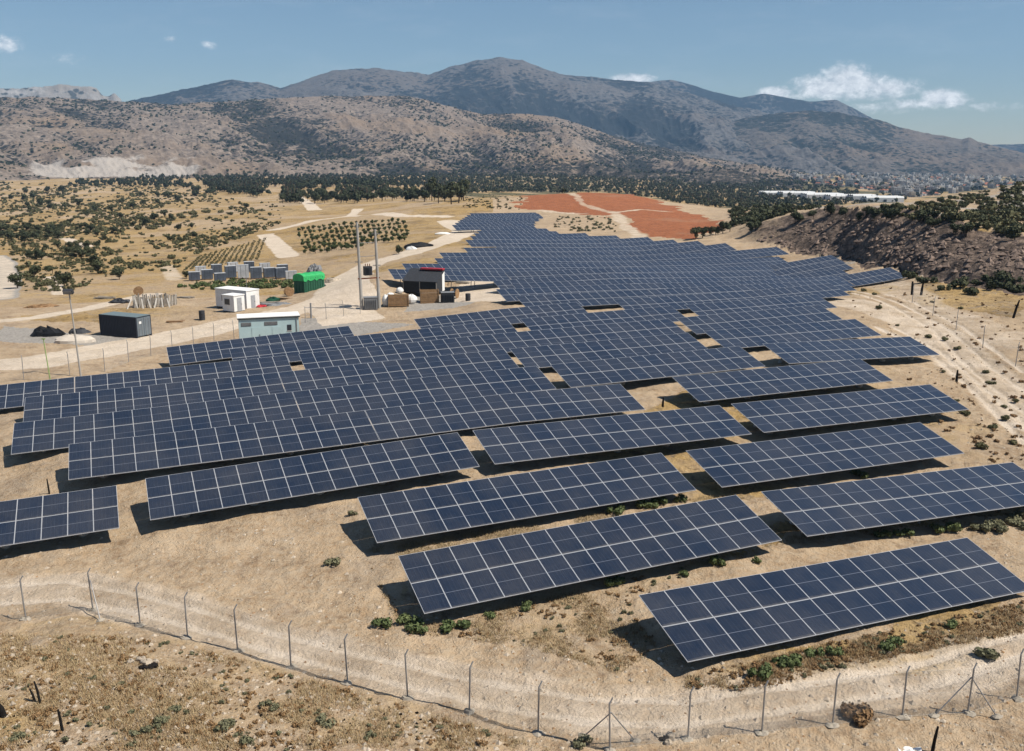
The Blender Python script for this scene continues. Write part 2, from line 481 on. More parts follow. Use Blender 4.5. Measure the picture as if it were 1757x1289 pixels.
def hill_mat(name, lo, hi, dark, warm, spot, cover, big=0.004):
    "rocky slope dotted with scrub: spot is the size of a bush-sized blotch in 1/m"
    m, t, b = new_mat(name, 0.95, 0.05)
    pos = t.n('ShaderNodeNewGeometry').outputs['Position']
    a = t.noise(pos, big, 6, 0.62); f = t.noise(pos, spot * 0.9, 7, 0.75); s = t.noise(pos, spot, 5, 0.7)
    col = t.mix(t.mapr(f, 0.36, 0.64), lo, hi)
    col = t.mix(t.math('MULTIPLY', t.mapr(a, 0.47, 0.64), 0.8), col, warm)
    patch = t.math('MULTIPLY', t.math('SUBTRACT', t.noise(pos, big * 1.9, 6, 0.66), 0.5), 0.8)
    gul = t.math('MULTIPLY', t.math('SUBTRACT', t.attr('gully').outputs['Fac'], 0.55), -1.1)
    thr = t.math('SUBTRACT', cover, t.math('ADD', patch, gul))
    vd = t.voronoi(pos, spot)
    dots = t.math('MULTIPLY', t.mapr(t.math('ADD', vd, t.math('MULTIPLY', t.math('SUBTRACT', thr, 0.5), 1.3)), 0.56, 0.42), 0.95)
    blot = t.mapr(t.math('SUBTRACT', s, t.math('MULTIPLY', t.math('SUBTRACT', thr, 0.5), 0.8)), 0.52, 0.60)
    col = t.mix(t.math('MAXIMUM', dots, t.math('MULTIPLY', blot, 0.7)), col, dark)
    fo = t.attr('foot').outputs['Fac']
    col = t.mix(t.math('MULTIPLY', t.mapr(t.math('ADD', fo, t.math('MULTIPLY', t.math('SUBTRACT', s, 0.5), 1.6)), 0.35, 0.5), 0.9), col, dark)
    col = t.mix(t.mapr(t.math('ADD', t.math('MULTIPLY', fo, -1.0), t.math('SUBTRACT', f, 0.5)), 0.35, 0.6), col, (0.36, 0.32, 0.28))
    t.put(b.inputs['Base Color'], col)
    bump(t, b, t.math('ADD', f, t.math('MULTIPLY', s, 0.5)), 0.16 / spot, 1.0)
hill_mat('brown_hill', (0.10, 0.081, 0.067), (0.275, 0.22, 0.175), (0.020, 0.020, 0.016), (0.215, 0.155, 0.105), 0.078, 0.52)
hill_mat('mountain', (0.058, 0.056, 0.055), (0.15, 0.14, 0.132), (0.018, 0.021, 0.022), (0.12, 0.10, 0.085), 0.036, 0.42, big=0.0013)
hill_mat('side_mountain', (0.06, 0.054, 0.048), (0.155, 0.132, 0.112), (0.018, 0.022, 0.018), (0.15, 0.115, 0.088), 0.040, 0.42, big=0.0016)
hill_mat('cliff', (0.16, 0.15, 0.14), (0.34, 0.32, 0.30), (0.045, 0.047, 0.042), (0.22, 0.19, 0.16), 0.03, 0.62, big=0.002)

# solar glass with cell lines
m, t, b = new_mat('solar_glass', 0.16, 0.95)
uv = t.n('ShaderNodeUVMap').outputs[0]
sx = t.n('ShaderNodeSeparateXYZ'); t.put(sx.inputs[0], uv)
fx = t.math('ABSOLUTE', t.math('SUBTRACT', t.math('FRACT', t.math('MULTIPLY', sx.outputs[0], 6.0)), 0.5))
fy = t.math('ABSOLUTE', t.math('SUBTRACT', t.math('FRACT', t.math('MULTIPLY', sx.outputs[1], 20.0)), 0.5))
lnx = t.mapr(fx, 0.474, 0.492); lny = t.mapr(fy, 0.465, 0.49)
lines = t.math('MAXIMUM', lnx, t.math('MULTIPLY', lny, 0.5))
ctr = t.mapr(t.math('ABSOLUTE', t.math('SUBTRACT', sx.outputs[1], 0.5)), 0.0085, 0.0045)
oi = t.n('ShaderNodeObjectInfo').outputs['Random']
geo = t.n('ShaderNodeNewGeometry').outputs['Position']
cell = t.mix(t.math('ADD', t.math('MULTIPLY', oi, 0.7), t.math('MULTIPLY', t.noise(geo, 0.7, 3), 0.3)), (0.006, 0.0105, 0.022), (0.009, 0.0155, 0.031))
c = t.mix(t.math('MULTIPLY', lines, 0.35), cell, (0.07, 0.085, 0.13))
c = t.mix(t.math('MULTIPLY', ctr, 0.42), c, (0.30, 0.32, 0.37))
low = t.mapr(t.math('ADD', sx.outputs[1], t.math('MULTIPLY', t.math('SUBTRACT', t.noise(geo, 4.0, 3), 0.5), 0.06)), 0.07, 0.0, 0.0, 0.16)
strk = t.math('MULTIPLY', t.mapr(t.noise(t.scale(uv, (14.0, 1.2, 1.0)), 1.0, 4, 0.6), 0.5, 0.75), 0.035)
dust = t.math('ADD', t.math('ADD', t.math('MULTIPLY', t.mapr(t.noise(geo, 0.28, 5, 0.65), 0.35, 0.7), 0.06), low), strk)
c = t.mix(dust, c, (0.42, 0.37, 0.30))
t.put(b.inputs['Base Color'], c)
b.inputs['IOR'].default_value = 1.5
b.inputs['Sheen Weight'].default_value = 0.10
b.inputs['Sheen Roughness'].default_value = 0.45
b.inputs['Sheen Tint'].default_value = (0.75, 0.85, 1.0, 1)
t.put(b.inputs['Roughness'], t.mapr(t.noise(geo, 1.3, 3), 0.3, 0.7, 0.14, 0.24))
plain('aluminium', (0.46, 0.47, 0.49), 0.45, 0.5, 0.0, 0.06)
plain('backsheet', (0.04, 0.042, 0.05), 0.5)
plain('galvanised', (0.36, 0.37, 0.38), 0.45, 0.5, 0.6, 0.15)
plain('post_steel', (0.27, 0.265, 0.26), 0.55, 0.4, 0.3, 0.2)
plain('concrete', (0.50, 0.47, 0.42), 0.9, 0.2, 0, 0.15, 4.0, (0.28, 0.23, 0.17))
plain('footing', (0.33, 0.29, 0.235), 0.95, 0.1, 0, 0.25, 3.0)
plain('wire', (0.34, 0.33, 0.32), 0.5, 0.4, 0.3)
plain('pole_concrete', (0.34, 0.325, 0.30), 0.85, 0.2, 0, 0.14, 1.5)
plain('pole_green', (0.25, 0.36, 0.12), 0.6)
plain('navy_steel', (0.012, 0.017, 0.030), 0.5, 0.4, 0, 0.25, 0.9, (0.04, 0.036, 0.036))
plain('navy_door', (0.13, 0.155, 0.175), 0.5, 0.4, 0, 0.12, 1.2)
plain('slate_roof', (0.13, 0.17, 0.18), 0.6, 0.3, 0, 0.15)
plain('white_paint', (0.74, 0.74, 0.72), 0.6, 0.3, 0, 0.06, 1.2, (0.5, 0.46, 0.4))
plain('kiosk_blue', (0.40, 0.53, 0.545), 0.6, 0.3, 0, 0.06, 0.9, (0.32, 0.40, 0.40))
plain('dark_grey', (0.035, 0.037, 0.042), 0.6, 0.3, 0, 0.2)
plain('mid_grey', (0.20, 0.205, 0.21), 0.6, 0.3, 0, 0.15)
plain('cabin_grey', (0.30, 0.31, 0.325), 0.6, 0.3, 0, 0.1)
plain('black_sheet_and_shade', (0.012, 0.012, 0.013), 0.65, 0.3, 0, 0.3)  # black plastic of the heaps; also the shadow painted on the shed walls
plain('green_tarp', (0.035, 0.36, 0.11), 0.55, 0.3, 0, 0.22, 1.2)
plain('green_dark', (0.018, 0.085, 0.048), 0.6, 0.3, 0, 0.2)
plain('red_sheet', (0.42, 0.025, 0.035), 0.5, 0.4, 0, 0.12)
plain('crate_wood', (0.27, 0.165, 0.085), 0.85, 0.2, 0, 0.3, 2.5)
plain('grey_wood', (0.29, 0.26, 0.22), 0.9, 0.1, 0, 0.3, 2.0)
plain('bag_white', (0.72, 0.71, 0.68), 0.8, 0.2, 0, 0.08, 2.0)
plain('sand_heap', (0.50, 0.44, 0.37), 0.95, 0.1, 0, 0.12, 1.0)
plain('wrap_blue', (0.07, 0.085, 0.11), 0.4, 0.4, 0, 0.35, 1.0)
plain('wrap_light', (0.42, 0.43, 0.44), 0.5, 0.4, 0, 0.25, 0.9)
plain('burnt_wood', (0.015, 0.013, 0.012), 0.9, 0.1, 0, 0.3)
plain('rust', (0.16, 0.055, 0.028), 0.85, 0.2, 0, 0.3)
plain('cut_stone', (0.19, 0.142, 0.115), 0.95, 0.1, 0, 0.4, 0.8)
plain('stone', (0.40, 0.335, 0.26), 0.95, 0.1, 0, 0.3, 1.5)
plain('house_white', (0.40, 0.39, 0.375), 0.8, 0.2, 0, 0.12, 0.05)
plain('house_cream', (0.38, 0.33, 0.27), 0.8, 0.2, 0, 0.12, 0.05)
plain('roof_tile', (0.30, 0.12, 0.07), 0.85, 0.2, 0, 0.2, 0.3)
plain('window_dark', (0.03, 0.035, 0.045), 0.3, 0.5)
plain('greenhouse_white', (0.60, 0.60, 0.585), 0.5, 0.4, 0, 0.08, 0.1)
def leaf_mat(name, lo, hi, var=0.3):
    m, t, b = new_mat(name, 0.75, 0.2)
    oi = t.n('ShaderNodeObjectInfo').outputs['Random']
    geo = t.n('ShaderNodeNewGeometry')
    rnd = t.math('ADD', t.math('MULTIPLY', geo.outputs['Random Per Island'], 0.6), t.math('MULTIPLY', oi, 0.4))
    c = t.mix(rnd, lo, hi)
    t.put(b.inputs['Base Color'], c)
    return m
leaf_mat('leaf_dark', (0.018, 0.026, 0.012), (0.080, 0.085, 0.040))
leaf_mat('leaf_olive', (0.040, 0.048, 0.020), (0.16, 0.145, 0.07))
leaf_mat('leaf_vine', (0.028, 0.045, 0.014), (0.085, 0.10, 0.036))
leaf_mat('leaf_weed', (0.05, 0.075, 0.025), (0.15, 0.175, 0.07))
leaf_mat('leaf_greyweed', (0.10, 0.10, 0.055), (0.20, 0.19, 0.11))
leaf_mat('leaf_dry', (0.15, 0.085, 0.042), (0.32, 0.20, 0.095))
leaf_mat('straw', (0.24, 0.17, 0.085), (0.52, 0.40, 0.235))
plain('bark', (0.09, 0.065, 0.045), 0.95, 0.1, 0, 0.3)

# ------------------------------------------------------------------ ground sheet
def poly_mask(x, y, poly):
    inside = np.zeros(x.shape, bool)
    n = len(poly)
    j = n - 1
    for i in range(n):
        xi, yi = poly[i]; xj, yj = poly[j]
        c = ((yi > y) != (yj > y)) & (x < (xj - xi) * (y - yi) / (yj - yi + 1e-12) + xi)
        inside ^= c
        j = i
    return inside
def line_dist(x, y, pts):
    d = np.full(x.shape, 1e9)
    for (a, b_) in zip(pts[:-1], pts[1:]):
        ab = b_ - a
        L = ab @ ab + 1e-9
        tt = np.clip(((x - a[0]) * ab[0] + (y - a[1]) * ab[1]) / L, 0, 1)
        d = np.minimum(d, np.hypot(x - a[0] - tt * ab[0], y - a[1] - tt * ab[1]))
    return d
az = np.concatenate([np.linspace(-PI, -0.80, 26)[:-1], np.linspace(-0.80, -0.52, 60)[:-1], np.linspace(-0.52, 0.52, 1000), np.linspace(0.52, 0.80, 60)[1:],
                     np.linspace(0.80, PI, 26)[1:]])
rr_ = np.exp(np.concatenate([np.linspace(math.log(6), math.log(25), 60)[:-1], np.linspace(math.log(25), math.log(140), 420)[:-1],
                             np.linspace(math.log(140), math.log(4200), 420)]))
AA, RR = np.meshgrid(az, rr_)
GX, GY = RR * np.sin(AA), RR * np.cos(AA)
GZ = gz(GX, GY)
flat = lambda a: a.ravel()
# zones (world polygons, found from where they lie in the photograph)
A1 = np.zeros(GX.shape + (4,), np.float32); A1[..., 3] = 1
A2 = A1.copy()
PXP = lambda pts: GP(pts)
rows_n = GX * NV[0] + GY * NV[1]
rows_e = GX * EV[0] + GY * EV[1]
big = fbm(GX / 22, GY / 22, 4)
# dry grass everywhere on the left beyond the compound and between camera and fence
def soft_poly(pts, blur=0.0):
    P = PXP(pts)
    mk = poly_mask(GX + blur * (fbm(GX / 9, GY / 9, 3) - .5), GY + blur * (fbm(GX / 9 + 31, GY / 9, 3) - .5), P)
    return mk
A1[..., 0] = np.where((RR > 170) & (AA < -0.02) & (rows_n > 95), 0.75, 0.12)
A1[..., 0] = np.where(RR > 420, 0.6, A1[..., 0])
for pts in ([(0, 1080), (240, 1085), (420, 1128), (600, 1180), (760, 1225), (900, 1270), (940, 1300), (-200, 1300), (-200, 1080)],
            [(630, 960), (700, 1075), (900, 1030), (1330, 935), (1380, 925), (1757, 880), (1757, 850), (1330, 920), (1300, 940), (1080, 1040), (1130, 1110), (1060, 1150), (900, 1110), (690, 1080)],
            [(1170, 1150), (1400, 1105), (1757, 1025), (1757, 1080), (1500, 1130), (1300, 1180), (1170, 1180)],
            [(0, 500), (230, 470), (330, 500), (500, 490), (520, 470), (330, 440), (0, 400)],
            [(160, 530), (345, 525), (400, 545), (260, 560), (20, 545)],
            [(840, 740), (1500, 615), (1640, 700), (1757, 790), (1757, 840), (1650, 790), (1280, 870), (1180, 870)],
            [(1430, 475), (1520, 480), (1530, 500), (1440, 510)], [(1560, 485), (1757, 500), (1757, 545), (1600, 525)],
            [(640, 440), (700, 430), (740, 410), (720, 380), (560, 385), (500, 440)]):
    A1[..., 0] = np.maximum(A1[..., 0], np.where(soft_poly(pts, 6.0), 0.62, 0))
A1[..., 0] *= 0.55 + 0.9 * sstep(0.35, 0.65, big)
PAINT = A1[..., 0].copy()
def road(pts, w, ch, a=1.0, arr=A1):
    P = PXP(pts)
    d = line_dist(GX, GY, P)
    wob = w * (0.8 + 0.4 * fbm(GX / 6, GY / 6, 3))
    arr[..., ch] = np.maximum(arr[..., ch], a * sstep(wob / 2 + 0.8, wob / 2 - 0.8, d))
road([(-60, 1020), (120, 1010), (240, 1035), (420, 1085), (600, 1135), (800, 1180), (1000, 1215), (1180, 1220), (1400, 1190), (1600, 1150), (1800, 1095)], 4.6, 1, .44)
road([(1440, 515), (1520, 535), (1600, 570), (1680, 640), (1800, 730)], 7.0, 1, .5)
road([(1500, 480), (1600, 530), (1757, 590)], 7.0, 1, .4)
road([(-60, 632), (60, 622), (180, 600), (300, 578), (410, 552), (520, 528), (575, 505), (590, 478), (640, 452), (700, 436), (760, 415), (800, 396), (770, 380)], 7.5, 1, .8)
road([(-40, 555), (60, 545), (150, 530), (260, 505)], 4.0, 1, .7)
road([(765, 372), (690, 372), (600, 368), (540, 378), (470, 395)], 6, 1, .75)
road([(600, 368), (615, 358)], 5, 1, .7)
road([(455, 402), (475, 418), (495, 440)], 6, 1, .75)
road([(495, 332), (515, 340), (540, 358)], 7, 1, .7)
road([(-6, 440), (10, 452), (14, 480), (2, 512)], 5, 2, 1.0, A2)
road([(-6, 440), (10, 452), (14, 480), (2, 512)], 4, 1, .55)
road([(85, 475), (105, 505)], 3, 1, .8)
road([(110, 408), (150, 424)], 4, 1, .8)
road([(285, 455), (300, 480)], 4, 1, .5)
road([(1300, 330), (1335, 318), (1365, 297)], 9, 1, .7)
road([(1235, 318), (1300, 330), (1400, 345)], 8, 1, .6)
RUT = np.zeros(GX.shape)
for pts in ([(1440, 500), (1530, 525), (1600, 566), (1672, 640), (1790, 735)], [(1465, 500), (1548, 522), (1630, 566), (1700, 630), (1800, 700)], [(1520, 505), (1570, 520), (1650, 560), (1757, 640)],
            [(1500, 560), (1590, 600), (1680, 680), (1757, 760)], [(1530, 560), (1610, 600), (1700, 675), (1770, 735)],
            [(-60, 1008), (120, 998), (250, 1022), (430, 1072), (610, 1120), (800, 1163), (1000, 1196), (1180, 1200), (1400, 1170), (1600, 1132), (1800, 1078)],
            [(-60, 1036), (120, 1027), (240, 1052), (420, 1100), (600, 1150), (800, 1200), (1000, 1236), (1180, 1240), (1400, 1212), (1600, 1172), (1800, 1115)],
            [(-60, 628), (60, 618), (180, 596), (300, 573), (410, 548), (520, 524), (580, 500)], [(-60, 640), (60, 630), (180, 607), (300, 584), (410, 558), (530, 533), (600, 505)]):
    road(pts, .6, 1, .95)
    RUT = np.maximum(RUT, sstep(.55, .15, line_dist(GX, GY, PXP(pts)) + .25 * (fbm(GX / 1.5, GY / 1.5, 3) - .5)))
road([(1505, 366), (1560, 376), (1640, 392), (1740, 408)], 4, 0, .9)
for pts in ([(520, 530), (560, 500), (600, 470), (636, 456), (636, 528), (660, 545), (560, 560)], [(760, 505), (800, 478), (880, 480), (890, 492), (860, 520), (800, 518)]):
    A1[..., 1] = np.maximum(A1[..., 1], np.where(soft_poly(pts, 3.0), .75, 0))
for pts in ([(520, 548), (600, 545), (715, 558), (612, 576), (520, 575)], [(0, 560), (180, 575), (260, 585), (150, 592), (0, 585)], [(700, 505), (780, 500), (850, 510), (780, 528), (690, 535)],
            [(1560, 466), (1700, 468), (1757, 478), (1700, 482), (1600, 478)]):
    A2[..., 2] = np.maximum(A2[..., 2], np.where(soft_poly(pts, 3.0), .7, 0))
A1[..., 2] = np.where(soft_poly([(895, 336), (960, 333), (1088, 333), (1130, 345), (1180, 360), (1240, 380), (1233, 395), (1192, 412), (1098, 405), (1064, 374), (1000, 366), (930, 361), (897, 360)], 14.0), .95 * (.6 + .8 * sstep(.25, .6, big)), 0)
for pts in ([(935, 335), (1000, 350), (1055, 364), (1066, 380), (1098, 408)], [(1055, 364), (1100, 358), (1150, 363)], [(930, 362), (1000, 366)]):
    P = PXP(pts)
    d = line_dist(GX, GY, P)
    k = .9 * sstep(3.4, 1.0, d + 3 * (fbm(GX / 5, GY / 5, 3) - .5))
    A1[..., 2] *= (1 - 0.75 * k)
    A1[..., 1] = np.maximum(A1[..., 1], k * .55)
A1[..., 1] = np.maximum(A1[..., 1], 0)
# rock face of the cut bank
toe = np.array([[(r - 3) * math.sin(az_el(u, 400)[0]), (r - 3) * math.cos(az_el(u, 400)[0])] for (u, r) in CUT_TOE])
top = np.array([[r * math.sin(az_el(u, v)[0]), r * math.cos(az_el(u, v)[0])] for (u, r, v) in CUT_TOP])
cutp = np.concatenate([toe, top[::-1]])
wob = 5 * (fbm(GX / 5, GY / 5, 4) - .5)
cut = poly_mask(GX + wob, GY + wob, cutp)
A2[..., 0] = np.where(cut, .9 * sstep(az_el(1200, 400)[0], az_el(1440, 400)[0], AA + .06 * (fbm(GX / 7, GY / 7, 4) - .5)) + .12 + .3 * (fbm(GX / 4, GY / 4, 4) - .5), 0)
# scrub cover: hillside above the cut, valley beyond the red field, far left
scr = np.where((RR > 430), 0.22, 0.0)
scr = np.where((RR > 175) & (AA > 0.29) & ~cut, 0.10, scr)
scr = np.where((RR > 520) & (AA > -0.07), 0.45, scr)
A2[..., 1] = scr * (0.6 + 0.8 * sstep(0.35, 0.65, fbm(GX / 40, GY / 40, 4)))
A2[..., 2] = np.maximum(A2[..., 2], np.where((RR > 178) & (RR < 420) & (AA > 0.30) & ~cut, .55 * sstep(.42, .6, fbm(GX / 9, GY / 9, 4)), 0))
# relief: humps and ruts near the camera, furrowed rock on the cut
near = sstep(420, 60, RR)
GZ = GZ + near * (0.34 * (fbm(GX / 2.2, GY / 2.2, 4) - .5) + 0.16 * (fbm(GX / .5, GY / .5, 3) - .5)) * (1 - .6 * A1[..., 1])
GZ = GZ - .10 * RUT * near
GZ = GZ + A2[..., 0] * (2.2 * (fbm(GX / 6, GY / 6, 5, .6) - .5) + 1.1 * (fbm(GX / 1.6, GY / 1.6, 3) - .5))
GZ = GZ + sstep(150, 500, RR) * 3.0 * (fbm(GX / 45, GY / 45, 5) - .5)
nr, na = GX.shape
idx = np.arange(nr * na).reshape(nr, na)
F = np.stack([idx[:-1, :-1], idx[:-1, 1:], idx[1:, 1:], idx[1:, :-1]], -1).reshape(-1, 4)
V = np.stack([GX, GY, GZ], -1).reshape(-1, 3)
me = np_mesh('ground', V, F[:, ::-1], ['ground'], None, True)
for nm, A in (('zone_a', A1), ('zone_b', A2)):
    at = me.color_attributes.new(nm, 'FLOAT_COLOR', 'POINT')
    at.data.foreach_set('color', A.astype(np.float32).ravel())
tag(link('ground', me), kind='structure')

# ------------------------------------------------------------------ hills and mountains
def ridge(name, mat, crest, r_front, r_crest, r_back, base, amp, gul, seed, nu=700, nv=150, ext=0.12, power=1.15, rough=0.0):
    a = np.array([az_el(u, v)[0] for (u, v) in crest]); e = np.array([az_el(u, v)[1] for (u, v) in crest])
    lo, hi = a[0], a[-1]
    al = np.linspace(lo - ext, hi + ext, nu)
    el = np.interp(al, a, e)
    ker = np.exp(-np.linspace(-2, 2, 9) ** 2); ker /= ker.sum()
    el = np.convolve(np.pad(el, 4, 'edge'), ker, 'valid')
    el = el * 1.0
    fade = sstep(lo - ext, lo, al) * sstep(hi + ext, hi, al)
    zc = CAM_Z + r_crest * np.tan(el)
    zc = base + (zc - base) * fade
    s = np.concatenate([np.linspace(0, 1, int(nv * .75)), np.linspace(1, 2, int(nv * .25) + 1)[1:]])
    SS, AL = np.meshgrid(s, al, indexing='ij')
    rr = np.where(SS <= 1, r_front + (r_crest - r_front) * SS, r_crest + (r_back - r_crest) * (SS - 1))
    X, Y = rr * np.sin(AL), rr * np.cos(AL)
    warp = 0.6 * (fbm(X / gul / 2 + seed, Y / gul / 2, 3) - .5)
    uu, ww = AL * r_crest / gul, rr / (gul * 2.6)
    g = fbm(uu + seed + warp + .45 * ww, ww + warp * .6, 6, .55, True)
    prof = np.where(SS <= 1, np.clip(SS, 0, 1) ** power, np.clip(2 - SS, 0, 1))
    lob = fbm(AL * 9 + seed, SS * 1.4 + seed, 3) - .5
    env = np.where(SS <= 1, np.sin(PI * np.clip(SS, 0, 1) ** 0.8) , np.sin(PI * (SS - 1)) * .5)
    Z = base + (zc[None] - base) * prof * (1 + 0.55 * lob * env) + amp * (g - .62) * (0.12 + env) * fade[None]
    Z = Z + rough * (fbm(X / (gul * .16), Y / (gul * .16), 5, .6) - .5)
    Vv = np.stack([X, Y, Z], -1).reshape(-1, 3)
    ni, nj = X.shape
    ix = np.arange(ni * nj).reshape(ni, nj)
    Fc = np.stack([ix[:-1, :-1], ix[1:, :-1], ix[1:, 1:], ix[:-1, 1:]], -1).reshape(-1, 4)
    me = np_mesh(name, Vv, Fc[:, ::-1], [mat], None, True)
    at = me.attributes.new('gully', 'FLOAT', 'POINT')
    at.data.foreach_set('value', g.astype(np.float32).ravel())
    at = me.attributes.new('foot', 'FLOAT', 'POINT')
    ft = np.zeros_like(Z)
    if name == 'hill':
        ft = 0.5 * sstep(az_el(660, 300)[0], az_el(820, 300)[0], AL) * sstep(.55, .18, SS + .25 * (fbm(X / 200, Y / 200, 4) - .5))
        ft = ft - 0.8 * sstep(az_el(20, 300)[0], az_el(80, 300)[0], AL) * sstep(az_el(370, 300)[0], az_el(320, 300)[0], AL) * sstep(.09, .12, SS) * sstep(.27, .18, SS + .2 * (fbm(X / 60, Y / 60, 4) - .5))
    at.data.foreach_set('value', ft.astype(np.float32).ravel())
    tag(link(name, me), kind='structure')
    return X, Y, Z, SS, AL, g, ft
HILL = ridge('hill', 'brown_hill', [(-250, 172), (0, 168), (100, 168), (230, 175), (300, 179), (420, 173), (500, 167), (560, 165), (640, 164), (700, 165), (760, 180), (830, 197), (880, 194), (950, 200),
       (1000, 215), (1060, 235), (1130, 252), (1200, 266), (1290, 284)], 1500, 3000, 4100, -24, 62, 260, 3.1, 1400, 230, 0.05, 1.2, 12)
ridge('mountain', 'mountain', [(205, 178), (230, 170), (300, 155), (350, 145), (400, 137), (440, 141), (480, 150), (520, 139), (570, 123), (610, 117), (650, 117), (735, 130), (770, 117), (810, 106), (860, 100), (895, 104),
       (930, 118), (960, 127), (1040, 135), (1110, 141), (1160, 152), (1230, 172), (1300, 190), (1360, 206), (1420, 222)], 2800, 5200, 6600, -50, 150, 520, 8.3, 1200, 200, 0.05, 1.25, 20)
ridge('cliff_plateau', 'cliff', [(-300, 152), (0, 151), (40, 150), (100, 147), (150, 147), (166, 151), (176, 162), (186, 165), (196, 160), (205, 168)], 4000, 5000, 5900, -60, 180, 300, 5.7, 420, 110, 0.015, 2.2, 20)
ridge('far_ridge', 'mountain', [(1000, 160), (1100, 142), (1150, 137), (1190, 146), (1230, 158), (1270, 167), (1310, 160), (1340, 166), (1390, 174), (1435, 172), (1460, 184), (1500, 205), (1580, 235)], 5400, 6500, 7000, -60, 120, 560, 2.2, 500, 90, 0.05, 1.2, 10)
ridge('side_mountain', 'side_mountain', [(1090, 262), (1130, 242), (1200, 221), (1260, 206), (1320, 195), (1380, 190), (1440, 192), (1490, 202), (1540, 216), (1600, 232), (1650, 241), (1663, 237), (1680, 246),
       (1757, 262), (1900, 275)], 3000, 4400, 5400, -50, 85, 420, 6.6, 1000, 180, 0.03, 1.2, 16)
ridge('horizon_hill', 'mountain', [(1600, 252), (1690, 249), (1757, 247), (1900, 246)], 6000, 6700, 7050, -60, 40, 500, 1.2, 260, 60, 0.05, 1.0, 5)

# ------------------------------------------------------------------ solar tables
def module_arrays():
    w, l, h, lip = MW - 0.012, ML - 0.016, 0.035, 0.016
    V, F, M, UV = [], [], [], []
    def q(pts, m, uv=None):
        b0 = len(V)
        V.extend(pts); F.append([b0, b0 + 1, b0 + 2, b0 + 3]); M.append(m)
        UV.extend(uv or [(0, 0)] * 4)
    x, y = w / 2, l / 2
    xi, yi = x - lip, y - lip
    O = [(-x, -y), (x, -y), (x, y), (-x, y)]; I = [(-xi, -yi), (xi, -yi), (xi, yi), (-xi, yi)]
    for i in range(4):
        j = (i + 1) % 4
        q([(*O[i], h), (*O[j], h), (*I[j], h), (*I[i], h)], 1)
        q([(*O[i], 0), (*O[j], 0), (*O[j], h), (*O[i], h)], 1)
        q([(*I[i], h), (*I[j], h), (*I[j], h - .004), (*I[i], h - .004)], 1)
    q([(*I[0], h - .004), (*I[1], h - .004), (*I[2], h - .004), (*I[3], h - .004)], 0, [(0, 0), (1, 0), (1, 1), (0, 1)])
    q([(*O[3], 0), (*O[2], 0), (*O[1], 0), (*O[0], 0)], 2)
    return np.array(V, float), np.array(F), np.array(M), np.array(UV, float)
mV, mF, mM, mUV = module_arrays()
PMATS = ['solar_glass', 'aluminium', 'backsheet']
def panel_mesh(name, offs):
    n = len(offs)
    V = (mV[None] + offs[:, None, :]).reshape(-1, 3)
    F = (mF[None] + (np.arange(n) * len(mV))[:, None, None]).reshape(-1, 4)
    me = np_mesh(name, V, F, PMATS, np.tile(mM, n))
    uvl = me.uv_layers.new(name='UVMap')
    uvl.data.foreach_set('uv', np.tile(mUV, (n, 1)).astype(np.float32).ravel())
    return me
MODULE = panel_mesh('solar_module', np.zeros((1, 3)))
SC, SS_ = math.cos(TILT), math.sin(TILT)
def slope_pt(x, d, off=0.0):
    "local point of the panel plane: x along the row, d up the slope from the low edge"
    return Vector((x, d * SC - off * SS_, LOW + d * SS_ + off * SC))
mesh_cache = {}
def cached(key, fn):
    if key not in mesh_cache:
        mesh_cache[key] = fn()
    return mesh_cache[key]
def purlin_mesh(n):
    L = n * MW - 0.1
    return MB().box((0, 0, 0), (L, 0.06, 0.09), 'galvanised').mesh('purlin')
RAF = MB().box((0, 0, 0), (0.07, 2 * ML - 0.5, 0.10), 'galvanised').mesh('rafter')
BR = {}
def post_mesh(h, y):
    p = MB()
    p.box((0, 0, (h - 0.5) / 2), (0.10, 0.06, h + 0.5), 'post_steel')
    return p.mesh('post')
FOOT = MB().lump((0, 0, 0.10), (0.6, 0.6, 0.5), 'concrete', 3, 8, 5, 0.10).mesh('concrete_footing')
D_F, D_B = 1.95, 3.6                                  # where the front and back posts meet the slope
H_F, H_B = LOW + D_F * SS_ - 0.16, LOW + D_B * SS_ - 0.16
BRACE = MB().tube((0, D_F * SC, H_F * .55), (0, D_B * SC, H_B * .95), 0.025, 'galvanised', 4).mesh('brace')
ORD = ['first', 'second', 'third', 'fourth', 'fifth', 'sixth', 'seventh', 'eighth', 'ninth', 'tenth', 'eleventh', 'twelfth', 'thirteenth', 'fourteenth', 'fifteenth', 'sixteenth',
       'seventeenth', 'eighteenth', 'nineteenth', 'twentieth'] + ['twenty-' + w for w in ('first', 'second', 'third', 'fourth', 'fifth', 'sixth', 'seventh', 'eighth', 'ninth')] + \
      ['thirtieth'] + ['thirty-' + w for w in ('first', 'second', 'third', 'fourth', 'fifth')]
